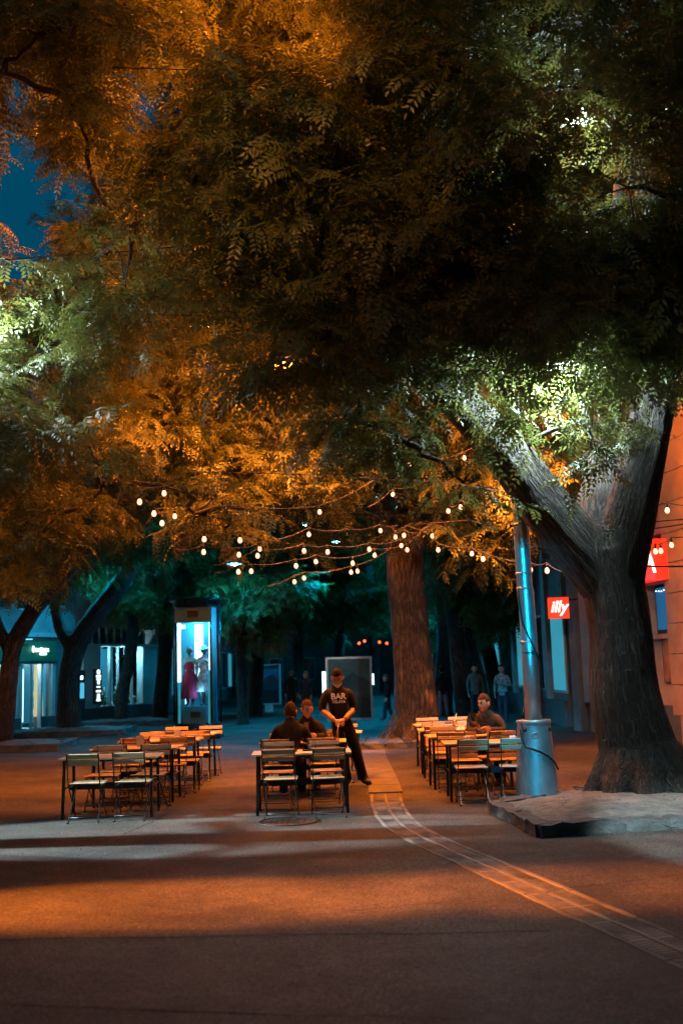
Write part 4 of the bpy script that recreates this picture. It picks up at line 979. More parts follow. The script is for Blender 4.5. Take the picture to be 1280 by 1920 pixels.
# --- red fascia sign with a white A on the right building, red blade sign farther back
M_redl = emis('red_lightbox', (.95, .03, .012), .9); M_wl = emis('sign_white', (1, .82, .74), 1.7)
t = empty('lightbox_sign', FR.p0 + FR.u * ((u(1206, -.4) + u(1241, -.4)) / 2) + FR.nrm * -.32, FR.an, 'red lit box sign with white capital letters on the stone building, cut by the tree', 'sign')
z0, z1 = FR.Z(1225, 1088, -.3), FR.Z(1225, 1012, -.3); hw = (u(1241, -.4) - u(1206, -.4)) / 2
MB().box(-hw - .8, hw, -.09, .2, z0, z1).build('box', M_redl, t)
text('IA', 'letters', (z1 - z0) * 1.12, M_wl, t, (hw - .46, -.1, (z0 + z1) / 2), sx=1.25, bold=.006)
bp = at(1046, 1140, 27.2)
t = empty('blade_sign', (bp.x, bp.y, bp.z), R(-4), 'small square red sign with white script lettering above the far shop front', 'sign')
MB().bbox(-.26, .26, -.05, .05, -.27, .27, .015).build('box', emis('red_blade', (1, .05, .012), 1.0), t)
text('illy', 'letters', .40, M_wl, t, (.0, -.056, .02), shear=.25, bold=.01, sx=.95)
MB().tube([(.26, .02, .2), (.85, .05, .24)], .02, 6).build('bracket', M_black, t)

# ------------------------------------------------------------------ glass display column
cp = G(371, 1384); t = empty('display_column', (cp.x, cp.y, 0), R(-4), 'tall lit glass advertising column with two dressed mannequins inside', 'display column')
K = cp.y / 2000  # metres per photo pixel there
M_cf = mat('dark_column_frame', (.015, .03, .035), rough=.25, metal=.5, var=.2, bump=.02)
MB().lathe([(.70, 0), (.72, .06), (.66, .1), (.66, .22), (.69, .25), (.63, .3), (.63, .42)], 8).build('base', M_cf, t)
MB().lathe([(.60, 3.52), (.66, 3.55), (.66, 3.66), (.76, 3.70), (.77, 3.74), (.6, 3.76), (.0, 3.77)], 8).build('roof', M_cf, t)
H0, H1 = .42, 3.52
PO = [(-.47, -.44), (.47, -.44), (.64, 0), (.47, .44), (-.47, .44), (-.64, 0)]
for x_, y_ in PO: MB().tube([(x_, y_, H0), (x_, y_, H1)], .032, 6).build('post', M_cf, t)
for k in range(6):
    p_, q_ = Vector((*PO[k], 0)), Vector((*PO[(k + 1) % 6], 0))
    MB().hexa([(p_.x, p_.y, H0), (q_.x, q_.y, H0), (q_.x * .985, q_.y * .985, H0), (p_.x * .985, p_.y * .985, H0), (p_.x, p_.y, H1), (q_.x, q_.y, H1), (q_.x * .985, q_.y * .985, H1), (p_.x * .985, p_.y * .985, H1)]).build('pane', M_glass, t)
M_in = mat('column_lining', (.03, .3, .42), rough=.4, var=.1, bump=0)
MB().box(-.5, .5, .22, .26, H0, H1).build('back_panel', M_in, t)
MB().box(-.3, .3, -.25, .22, H0, .86).build('plinth_box', mat('teal_box', (.03, .2, .28), rough=.5, var=.1), t)
MB().box(-.13, .13, -.262, -.25, .56, .72).build('plate', M_dark, t)
MB().box(-.5, .5, -.5, -.4, H1 - .42, H1).build('header_panel', mat('teal_header', (.03, .2, .28), rough=.5, var=.1), t)
MB().box(-.15, .15, -.52, -.5, H1 - .28, H1 - .1).build('plate', M_black, t)
M_tube = emis('cold_white_tube', (.6, .92, 1), 5.0)
MB().box(-.47, -.38, -.34, -.3, H0 + 1.1, H1 - .1).build('light_tube', M_tube, t); MB().box(.40, .47, -.34, -.3, H0 + 1.4, H1 - .15).build('light_tube', M_tube, t)
MB().box(-.1, .13, .19, .215, 1.6, H1 - .45).build('light_tube', M_tube, t); MB().box(-.38, -.25, -.33, -.3, 2.95, 3.05).build('light_tube', M_tube, t)
MB().box(-.33, -.26, .0, .03, .9, 1.7).build('light_tube', M_tube, t)
MB().box(-.46, -.40, -.34, -.3, H0, H0 + 1.1).build('acrylic_strip', E_cyan, t); MB().box(.36, .46, -.34, -.3, H0, H0 + 1.4).build('acrylic_strip', E_cyan, t)
lamp('column_light', (0, -.15, H1 - .5), (.25, .75, 1), 42, t, r=.15); lamp('column_light', (.1, -.3, 1.2), (.25, .75, 1), 9, t, r=.1)
COLUMN_LOC = Vector((cp.x, cp.y, 0)); 

# ------------------------------------------------------------------ poster boards
def poster_board(px, py, Y, w_, h_, zb, lab, seed, lit_side=False, rz=0.0):
    p_ = at(px, py, Y); t = empty('poster_board', (p_.x, p_.y, 0), rz, lab, 'poster board')
    M_pf = mat('poster_frame_metal', (.3, .38, .42), rough=.35, metal=.6, var=.1, bump=0)
    MB().box(-.17, .17, -.1, .1, 0, zb).build('pedestal', M_walld if lit_side else M_frame, t)
    f = .06; fr = MB(); fr.box(-w_ / 2, w_ / 2, -.1, .1, zb, zb + f); fr.box(-w_ / 2, w_ / 2, -.1, .1, zb + h_ - f, zb + h_)
    fr.box(-w_ / 2, -w_ / 2 + f, -.1, .1, zb + f, zb + h_ - f); fr.box(w_ / 2 - f, w_ / 2, -.1, .1, zb + f, zb + h_ - f); fr.build('frame', M_pf, t)
    cz0, cz1 = zb + f, zb + h_ - f; W2 = w_ / 2 - f
    MB().box(-W2, W2, -.06, .06, cz0, cz1).build('poster', mat('poster_night_blue' + str(seed), ((.08, .18, .24), (.1, .17, .2))[seed % 2], var=.4, scale=3, bump=0, rough=.4), t)
    q = random.Random(seed); n_ = 12
    for lay, (hh, c_) in enumerate(((.55, (.035, .06, .07)), (.36, (.015, .025, .03)))):
        top = [(-W2 + 2 * W2 * i / n_, -.064 - .003 * lay, cz0 + (cz1 - cz0) * (hh + (.22 * (1 - abs(i / n_ - .62) * 2) if lay == 0 else 0) + q.uniform(-.03, .03))) for i in range(n_ + 1)]
        bot = [(x, y, cz0 + .002) for x, y, z in top]
        MB().add(bot + top, [(i, i + 1, n_ + 2 + i, n_ + 1 + i) for i in range(n_)]).build('printed_hill', mat('poster_hill%d' % lay, c_, bump=0, rough=.4), t)
    MB().box(-W2, W2, -.09, -.086, cz0, cz1).build('pane', M_glass, t)
    if lit_side:
        MB().box(-w_ / 2 - .1, -w_ / 2 - .01, -.04, .1, zb + .5, zb + 1.35).build('light_tube', E_white, t)
        MB().box(w_ / 2 + .01, w_ / 2 + .05, -.04, .1, zb + .95, zb + 1.25).build('light_tube', E_white, t)
    return t
poster_board(656, 1340, 30, 1.28, 1.74, .33, 'large framed poster stand behind the standing waiter', 1, True, R(3))
poster_board(505, 1310, 46, 1.0, 1.7, .3, 'small bluish poster stand left of the two dark walkers', 2, False, R(-8))
MATS['poster_night_blue2'].node_tree.nodes['Principled BSDF'].inputs['Roughness'].default_value = .3

# ------------------------------------------------------------------ lamp post on its steel cone
lb = G(1008, 1505); t = empty('lamp_post', (lb.x, lb.y, 0), 0, 'tall galvanised lamp post on a wide conical base left of the big tree', 'lamp post')
S = lb.y / 2000
cone = MB(); cone.lathe([(.285, 0), (.283, .03), (.262, .3), (.236, .65), (.213, .98), (.214, 1.0), (.222, 1.005), (.222, 1.045), (.205, 1.05)], 40); co = cone.build('cone_base', M_zinc, t)
for an, z in ((-2.3, .93), (-.65, .93), (-2.35, .07), (-.72, .07)):
    r_ = .285 - .075 * z; c_ = Vector((math.cos(an) * r_, math.sin(an) * r_, z)); MB().ball(c_, .028, n=8, m=6).build('bolt', M_black, t)
MB().lathe([(.045, 0), (.045, .006), (.03, .006), (.03, .002)], 16).build('maker_plate', M_zinc, t, (-.03, -.222, .86), (R(94), 0, 0))
pl = MB(); pl.tube([(0, 0, 1.04), (0, 0, 1.9), (-.01, 0, 2.75), (-.02, 0, 2.76), (-.03, 0, 4.05), (-.03, 0, 4.06), (-.05, 0, 5.2), (-.08, 0, 8.6)], [.108, .108, .106, .104, .102, .099, .094, .08], 28); pl.build('pole', M_zinc, t)
for z, r_ in ((2.05, .114), (2.75, .112), (2.95, .11), (3.6, .108)): MB().lathe([(r_ - .01, -.015), (r_, -.015), (r_, .015), (r_ - .01, .015)], 24).build('band', M_zinc, t, (-.012 * z + .01, 0, z))
c_ = [(math.cos(a_) * .125, math.sin(a_) * .125, z) for a_, z in ((-2.9, 2.75), (-2.7, 2.5), (-2.4, 2.3), (-1.9, 2.15), (-1.3, 1.98), (-.7, 1.82), (-.3, 1.7), (-.1, 1.5), (-.1, 1.1))]
MB().tube(c_, .012, 6).build('cable', M_black, t)
c_ = [(math.cos(a_) * rr, math.sin(a_) * rr, z) for a_, z, rr in ((-2.6, 1.02, .235), (-2.45, .82, .245), (-2.25, .72, .25), (-1.9, .7, .255), (-1.5, .66, .258), (-1.1, .6, .262), (-.7, .52, .27), (-.3, .42, .28))]
MB().tube(c_, .013, 6).build('cable', M_black, t)
MB().tube([(-.19, -.05, 1.05), (-.15, -.05, 1.12), (-.12, -.02, 1.2)], .007, 5).build('wire_end', M_black, t)
MB().box(-.12, .12, -.13, -.1, 1.90, 1.915).build('clamp', M_black, t); MB().box(.0, .04, -.16, -.12, 1.88, 1.935).build('clamp_bolt', M_black, t)

# ------------------------------------------------------------------ cafe tables and folding chairs
M_wood = mat('oiled_wood', (.52, .36, .21), rough=.5, var=.35, scale=3, bump=.15, bscale=25, stretch=(.6, 6, 6), col2=(.66, .48, .3))
M_iron = mat('black_iron', (.012, .011, .011), rough=.4, metal=.3, var=.3, bump=.05)
def make_chair(slats, z_lo, z_hi):
    t = empty('folding_chair'); 
    for s_ in (-1, 1):
        a_ = MB(); a_.bar((.195 * s_, -.27, .835), (.195 * s_, -.17, .44), .028, .01, (0, 1, 0)); a_.bar((.195 * s_, -.17, .44), (.195 * s_, .2, .01), .026, .01, (0, 1, 0)); a_.build('upright', M_iron, t)
        MB().bar((.178 * s_, .17, .43), (.178 * s_, -.24, .01), .022, .009, (0, 1, 0)).build('rear_leg', M_iron, t)
    f = MB(); f.bar((-.18, -.16, .425), (-.18, .2, .435), .018, .014); f.bar((.18, -.16, .425), (.18, .2, .435), .018, .014); f.bar((-.18, .2, .432), (.18, .2, .432), .012, .018); f.bar((-.19, -.17, .43), (.19, -.17, .43), .014, .02); f.build('seat_frame', M_iron, t)
    for y, z in ((-.19, .065), (.14, .075)): MB().tube([(-.19, y, z), (.19, y, z)], .006, 5).build('rung', M_iron, t)
    for s_ in (-1, 1):
        for y in (.2, -.24): MB().lathe([(.018, 0), (.018, .012), (.01, .02)], 8).build('foot', M_iron, t, (.187 * s_, y, 0))
    bm_ = MB(); bm_.bbox(-.205, .205, 0, .014, 0, .056, .003); me = bm_.mesh('back_slat', M_wood)
    for i in range(slats):
        z = z_hi - i * (z_hi - z_lo) / max(1, slats - 1); y = -.27 + (.835 - z) / .395 * .1
        mk('back_slat', me, t, (0, y + .008, z - .028), (R(14), 0, 0))
    sm_ = MB(); sm_.bbox(-.2, .2, 0, .052, 0, .014, .003); ms = sm_.mesh('seat_slat', M_wood)
    for i in range(6): mk('seat_slat', ms, t, (0, -.17 + i * .0655, .44 + .006 * abs(i - 2.5)), (0, 0, 0))
    return t
def make_table():
    t = empty('cafe_table'); m_ = MB(); m_.bbox(-.625, .625, -.038, .038, -.011, .011, .003); me = m_.mesh('top_slat', M_wood)
    for i in range(8): mk('top_slat', me, t, (0, -.29 + i * .083, .735), (0, 0, 0))
    for sx in (-1, 1):
        for a_, b_ in (((.55, -.26, .715), (.56, -.3, .0)), ((.55, .26, .715), (.56, .3, .0))):
            MB().bar((a_[0] * sx, a_[1], a_[2]), (b_[0] * sx, b_[1], b_[2]), .034, .03).build('leg', M_iron, t)
    f = MB(); f.box(-.56, .56, -.28, -.255, .695, .722); f.box(-.56, .56, .255, .28, .695, .722); f.box(-.57, -.545, -.255, .255, .695, .722); f.box(.545, .57, -.255, .255, .695, .722); f.build('top_frame', M_iron, t)
    MB().box(-.54, .54, -.02, .02, .33, .41).build('cross_rail', M_iron, t)
    for sx in (-1, 1): MB().tube([(.555 * sx, -.285, .37), (.555 * sx, .285, .37)], .01, 6).build('side_rail', M_iron, t)
    return t
chA = make_chair(2, .715, .80); chB = make_chair(5, .50, .80); tb = make_table(); used = {}
def put(proto, loc, rz, lab, cat, grp):
    o = proto if proto.name not in used else copy_tree(proto); used[proto.name] = 1
    o.location = loc; o.rotation_euler = (0, 0, rz); tag(o, lab, cat, grp); return o
ORD = ['first', 'second', 'third', 'fourth']
q = random.Random(12)
def block(nm, tables, protoF, protoB, skip=()):
    for i, (x, y, rz) in enumerate(tables):
        put(tb, (x - (.1 if nm == 'left' else 0), y, gz(x, y)), rz, f'slatted cafe table, {ORD[i]} from the front in the {nm} block', 'table', 'cafe tables')
        for s_, side in ((-1, 'camera side'), (1, 'far side')):
            for sx, lr in ((-1, 'left'), (1, 'right')):
                if (i, s_, sx) in skip: continue
                dx, dy = sx * .3 + q.uniform(-.04, .04), s_ * (.46 + q.uniform(-.05, .07))
                c_, n_ = math.cos(rz), math.sin(rz); X, Y = x + dx * c_ - dy * n_, y + dx * n_ + dy * c_
                pr = (protoF if s_ < 0 else protoB)
                put(pr, (X, Y, gz(X, Y)), rz + (0 if s_ < 0 else PI) + q.gauss(0, .11), f'folding chair, {side} {lr} seat, {ORD[i]} table from front, {nm} block', 'chair', 'folding chairs round the cafe tables')
def tpos(px, py, Y): # centre of a table from a pixel of its top
    p_ = at(px, py, Y); return p_.x
block('left', [(-2.97, 14.15, R(1)), (-2.93, 15.65, R(-1)), (-2.85, 17.15, R(1)), (-2.78, 18.6, R(-2))], chA, chA)
block('middle', [(-.60, 13.95, R(2)), (-.66, 15.95, R(0)), (-.4, 17.75, R(-2))], chA, chA, skip=((2, 1, -1),))
block('right', [(1.90, 14.75, R(-1)), (1.78, 16.15, R(2)), (1.76, 17.7, R(-1)), (1.8, 19.2, R(3))], chA, chB)
def cup(x, y, lab, grp='white cups on the cafe tables'):
    t = empty('cup', (x, y, .747 + gz(x, y)), 0, lab, 'cup', grp)
    MB().lathe([(.022, 0), (.028, .01), (.04, .07), (.036, .07), (.025, .012), (.001, .01)], 14).build('cup_body', M_white, t); MB().lathe([(.02, -.003), (.07, .004), (.07, .008), (.02, .001)], 14).build('saucer', M_white, t)
    MB().tube([(.036, 0, .055), (.06, 0, .05), (.055, 0, .025), (.03, 0, .022)], .005, 5).build('handle', M_white, t)
cup(1.62, 14.85, 'white cup and saucer on the front right table', None); cup(2.2, 14.6, 'white cup and saucer beside the lamp post on the front table', None)
def caddy(x, y, lab):
    t = empty('condiment_caddy', (x, y, .747 + gz(x, y)), .3, lab, 'condiments')
    MB().box(-.08, .08, -.05, .05, 0, .02).build('tray', M_iron, t); MB().tube([(-.08, 0, .02), (-.08, 0, .15), (.08, 0, .15), (.08, 0, .02)], .004, 5).build('handle', M_iron, t)
    for dx, h_, m_ in ((-.045, .11, M_white), (.0, .14, mat('amber_bottle', (.3, .12, .03), rough=.1, bump=0)), (.045, .1, M_white)): MB().lathe([(.018, .02), (.018, h_ - .03), (.009, h_ - .015), (.009, h_), (0, h_)], 10).build('bottle', m_, t)
caddy(-.5, 14.0, 'small caddy of bottles on the front middle table'); caddy(1.95, 16.2, 'small caddy of bottles on the second right table')
def drink(x, y, lab):
    t = empty('drinking_glass', (x, y, .747 + gz(x, y)), 0, lab, 'glass')
    MB().lathe([(.028, 0), (.035, .13), (.032, .13), (.026, .008), (0, .006)], 12).build('tumbler', glass('tumbler_glass', (.9, .8, .65)), t); MB().tube([(.01, 0, .01), (.0, 0, .1), (.03, 0, .24)], .004, 5).build('straw', M_white, t)
def menu(x, y, rz, lab):
    t = empty('menu_card', (x, y, .748 + gz(x, y)), rz, lab, 'menu'); MB().hexa([(-.05, -.03, 0), (.05, -.03, 0), (.05, -.026, 0), (-.05, -.026, 0), (-.05, 0, .15), (.05, 0, .15), (.05, .004, .15), (-.05, .004, .15)]).build('front_leaf', M_white, t)
    MB().hexa([(-.05, .03, 0), (.05, .03, 0), (.05, .034, 0), (-.05, .034, 0), (-.05, .004, .15), (.05, .004, .15), (.05, .008, .15), (-.05, .008, .15)]).build('back_leaf', M_white, t)
def ashtray(x, y, lab):
    t = empty('ashtray', (x, y, .747 + gz(x, y)), 0, lab, 'ashtray'); MB().lathe([(.045, 0), (.05, .03), (.042, .03), (.036, .008), (0, .008)], 14).build('bowl', M_iron, t)
ashtray(-2.9, 14.1, 'black ashtray on the front table of the left block'); ashtray(-.7, 13.9, 'black ashtray on the front table of the middle block'); ashtray(1.5, 16.15, 'black ashtray on the second table of the right block')
menu(-3.0, 15.7, .2, 'small folded menu card on the second left table'); menu(-2.7, 17.2, -.3, 'small folded menu card on the third left table'); menu(2.3, 17.7, .1, 'small folded menu card on the third right table')
drink(-.16, 15.9, 'glass with a white straw on the table between the men'); drink(1.75, 17.75, 'glass in front of the seated man on the right')

# ------------------------------------------------------------------ string lights
M_bulb = emis('warm_bulb', (1.0, .45, .27), 2.7); t_ = M_bulb.node_tree; lw_ = t_.nodes.new('ShaderNodeLayerWeight'); lw_.inputs[0].default_value = .35
cr_ = t_.nodes.new('ShaderNodeValToRGB'); cr_.color_ramp.elements[0].color = (1, .5, .3, 1); cr_.color_ramp.elements[1].color = (.5, .09, .03, 1); cr_.color_ramp.elements[0].position = .2; cr_.color_ramp.elements[1].position = .75
t_.links.new(lw_.outputs['Facing'], cr_.inputs[0]); t_.links.new(cr_.outputs[0], t_.nodes['Principled BSDF'].inputs['Emission Color'])
M_wire = mat('dark_cord', (.05, .04, .035), rough=.7, bump=0)
bb_ = MB(); bb_.lathe([(0, -.068), (.019, -.064), (.032, -.046), (.035, -.028), (.029, -.005), (.018, .012), (.014, .02)], 12); bulb_me = bb_.mesh('bulb', M_bulb)
sb_ = MB(); sb_.lathe([(.017, .012), (.018, .05), (.008, .06), (.006, .1)], 8); sock_me = sb_.mesh('socket', M_black)
def string(lab, Ys, pts, sag=.05):
    """pts: (px, py, bulb?) along the cord; Ys = depths at the two ends"""
    n_ = len(pts); W_ = []
    for i, (px, py, b_) in enumerate(pts):
        Y = Ys[0] + (Ys[1] - Ys[0]) * i / (n_ - 1); p_ = at(px, py, Y) + (Vector((0, 0, .11)) if b_ else Vector()); W_.append(p_)
    t = empty('string_light', W_[0], 0, lab, 'string light', 'string lights over the cafe tables'); cord = []
    for i in range(n_ - 1):
        for k in range(6):
            u_ = k / 6; cord.append(W_[i].lerp(W_[i + 1], u_) - Vector((0, 0, sag * 4 * u_ * (1 - u_) * min(1, (W_[i + 1] - W_[i]).length))) - W_[0])
    cord.append(W_[-1] - W_[0]); MB().tube(cord, .007, 5, cap=False).build('cord', M_wire, t)
    for (px, py, b_), p_ in zip(pts, W_):
        if b_: b = mk('bulb', bulb_me, t, p_ - W_[0] - Vector((0, 0, .085))); mk('socket', sock_me, b)
B = lambda *a: [(x, y, 1) for x, y in a]
string('string light hanging from the upper left leaves, three bulbs in a slanting row', (14.0, 15.4), [(243, 917, 0)] + B((262, 941), (289, 963), (304, 981)) + [(328, 1000, 0)] + B((383, 1011), (450, 1013)) + [(560, 1020, 0)])
string('highest left string light, with bulbs between the leaves', (14.2, 18.5), [(240, 905, 0)] + B((308, 925), (328, 968), (466, 961), (599, 960)) + [(700, 900, 0)])
string('string light above the orange trunk, with two spaced bulbs', (18, 20), [(690, 950, 0)] + B((736, 927)) + [(790, 905, 0)] + [(850, 870, 0)])
string('short string light at the top with one bulb by the yellow leaves', (18, 18.5), [(727, 848, 0)] + B((767, 870)) + [(810, 862, 0)] + B((870, 859)) + [(895, 830, 0)])
string('string light crossing left to the orange trunk, lower middle row', (15, 19.3), [(330, 1030, 0)] + B((382, 1035), (448, 1040), (487, 1029), (579, 1002)) + [(650, 992, 0)] + B((713, 995)) + [(745, 985, 0)])
string('string light with bulbs spread just under the cold street lamp', (15.5, 19.3), [(400, 1060, 0)] + B((483, 1042), (570, 1033), (614, 1035), (692, 1030), (752, 1023)) + [(760, 1000, 0)])
string('long low string light left of the trunk, second lowest', (16, 19.3), [(400, 1075, 0)] + B((447, 1072), (471, 1071), (555, 1061), (592, 1053), (661, 1056), (702, 1041), (763, 1031)) + [(770, 1015, 0)])
string('lowest string light, with bulbs close above the waiter', (19, 19.3), [(500, 1100, 0)] + B((552, 1091), (570, 1084), (658, 1073), (670, 1071)) + [(730, 1030, 0)] + B((741, 1007)) + [(760, 985, 0)])
string('string light rising from the trunk to the right hand leaves', (19.3, 15), [(735, 990, 0)] + B((757, 1004)) + [(800, 990, 0)] + B((840, 958), (863, 951)) + [(900, 925, 0), (960, 880, 0)], .1)
string('string light from the trunk past the lamp post to the big tree', (19.3, 14.4), [(765, 985, 0)] + B((810, 1005), (821, 1031), (884, 1038), (905, 1048), (994, 1068), (1025, 1070)) + [(1062, 1072, 0)])
string('string light on the right edge crossing in front of the red sign', (14.4, 16), [(1195, 1050, 0)] + B((1228, 1034), (1238, 1033), (1258, 1022)) + [(1330, 990, 0)])
string('single bulb cord above the red sign at the right edge', (14.2, 15), [(1205, 955, 0), (1240, 943, 0)] + B((1250, 957)) + [(1350, 945, 0)])
for lab, pts_, r_ in (('taut thin cable running from the leaves to the big limb', ((345, 884, 16), (560, 889, 16), (850, 906, 15), (960, 925, 14)), .006),
                    ('thin cable from the lamp post towards the orange trunk', ((968, 1003, 13.5), (880, 975, 15), (760, 985, 22)), .006),
                    ('cable from the lamp post to the big tree', ((985, 1020, 13.5), (1060, 1035, 13.6)), .006),
                    ('black cable across the red sign', ((1190, 1062, 13.9), (1290, 1062, 15), (1400, 1058, 16)), .012),
                    ('upper black cable by the stone building', ((1200, 980, 13.9), (1300, 972, 15), (1400, 965, 16)), .008),
                    ('cable under the crown by the stone building', ((1200, 995, 13.9), (1300, 980, 15), (1400, 968, 16)), .008),
                    ('thin dangling wire in the middle of the leaves', ((520, 820, 16), (512, 850, 16), (504, 882, 16)), .005),
                    ('dark cable between the limbs of the big tree', ((1060, 800, 20), (1150, 850, 20), (1190, 860, 20)), .01)):
    MB().tube([at(*p_) for p_ in pts_], r_, 5).build('overhead_cable', M_wire, None, label=lab, cat='cable')

# ------------------------------------------------------------------ people
M_skin = mat('skin', (.44, .25, .17), rough=.5, var=.1, bump=.03); M_skin2 = mat('skin_pale', (.5, .32, .24), rough=.5, var=.1, bump=.03)
def cloth(nm, c, var=.25): return mat(nm, c, rough=.9, var=var, scale=9, bump=.35, bscale=14, dist=.02, spec=.2)
M_blk = cloth('black_cloth', (.014, .014, .015)); M_jean = cloth('dark_denim', (.03, .035, .05)); M_jacket = cloth('olive_brown_jacket', (.055, .042, .03))
M_shoe = mat('dark_shoe', (.02, .018, .017), rough=.5)
def head_mb(seed=0):
    """a head facing +y, centre at the origin of the skull, 0.235 high"""
    bm = bmesh.new(); bmesh.ops.create_uvsphere(bm, u_segments=32, v_segments=24, radius=1)
    for v in bm.verts:
        x, y, z = v.co
        X, Y, Z = x * .077, y * .096, z * .118
        if z < -.1:  # jaw narrows, chin forward
            k = min(1, (-z - .1) / .9); X *= 1 - .38 * k; Y = Y * (1 - .28 * k) + .022 * k
        if y > .3 and abs(x) < .75: Y *= .95
        # brow, sockets, nose, lips, chin
        def g_(cx_, cz_, sx, sz): return math.exp(-((x - cx_) / sx) ** 2 - ((z - cz_) / sz) ** 2) if y > 0 else 0
        Y += .007 * g_(0, .28, .5, .1)
        Y -= .012 * (g_(-.38, .08, .2, .12) + g_(.38, .08, .2, .12))
        Y += .026 * g_(0, -.16, .12, .13) + .014 * g_(0, .02, .1, .16)
        Y += .006 * (g_(0, -.42, .26, .05) + g_(0, -.54, .24, .05)); Y -= .004 * g_(0, -.48, .24, .03); Y += .01 * g_(0, -.82, .3, .14)
        Y += .003 * (g_(-.5, -.2, .2, .2) + g_(.5, -.2, .2, .2))
        v.co = (X, Y, Z)
    vs_ = [v.co.copy() for v in bm.verts]; fs_ = [tuple(v.index for v in f.verts) for f in bm.faces]; bm.free()
    a = MB(); a.add(vs_, fs_, True)
    for s_ in (-1, 1): a.ball((s_ * .08, -.008, -.008), .012, .022, .034, 8, 6)
    return a
def hair_mb(length=0.0, top=.012):
    a = MB(); bm = bmesh.new(); bmesh.ops.create_uvsphere(bm, u_segments=28, v_segments=20, radius=1)
    q_ = random.Random(4)
    keep = []
    for v in bm.verts:
        x, y, z = v.co; lim = .52 if y > .3 else (.0 if y > -.1 else -.45 - length)
        v.co = Vector((x * (.081), y * .100 - .004, max(z, -1) * .124 + top * max(0, z))); 
        n_ = noise.noise(Vector((x * 5, y * 5, z * 5))) * .07 + noise.noise(Vector((x * 16, y * 16, z * 16))) * .04; v.co *= 1 + n_
        keep.append(z > lim + .1 * noise.noise(Vector((x * 6, y * 6, 3))))
    for f in bm.faces:
        if all(keep[v.index] for v in f.verts): pass
    vs_ = [v.co.copy() for v in bm.verts]; fs_ = [tuple(v.index for v in f.verts) for f in bm.faces if sum(keep[v.index] for v in f.verts) >= 2]; bm.free()
    a.add(vs_, fs_, True); return a
def hand_mb(a, wrist, d, up, s_=1.0, curl=.5, side=1):
    """palm and five fingers: d = direction of the hand, up = back-of-hand normal"""
    d = Vector(d).normalized(); up = Vector(up); up = (up - d * up.dot(d)).normalized(); sd = d.cross(up) * side
    w_ = Vector(wrist); c_ = w_ + d * .045
    vs = []; rings = [(-.01, .026, .018), (.02, .036, .016), (.055, .042, .015), (.088, .040, .012)]
    n_ = 10
    for t_, rw, rh in rings:
        for k in range(n_):
            an = 2 * PI * k / n_; vs.append(w_ + d * t_ + sd * math.cos(an) * rw * s_ + up * math.sin(an) * rh * s_)
    a.add(vs, [(i * n_ + k, i * n_ + (k + 1) % n_, (i + 1) * n_ + (k + 1) % n_, (i + 1) * n_ + k) for i in range(3) for k in range(n_)] + [tuple(range(3 * n_, 4 * n_))], True)
    for j, (o, L_) in enumerate(((-.030, .062), (-.010, .078), (.011, .083), (.031, .074))):
        p0 = w_ + d * .082 + sd * o * s_; pts = [p0]; dd = d.copy()
        for k, f in enumerate((.45, .32, .23)):
            ax = curl * (.6 + .3 * k); dd = (dd * math.cos(ax) - up * math.sin(ax)).normalized(); pts.append(pts[-1] + dd * L_ * f * s_)
            up2 = up
        a.tube(pts, [.0095, .009, .008, .006], 6)
    t0 = w_ + d * .02 + sd * .03 * s_; t1 = t0 + (d * .7 + sd * .7 - up * .25).normalized() * .045; a.tube([t0, t1, t1 + (d + sd * .1 - up * .4).normalized() * .035], [.013, .011, .008], 6)
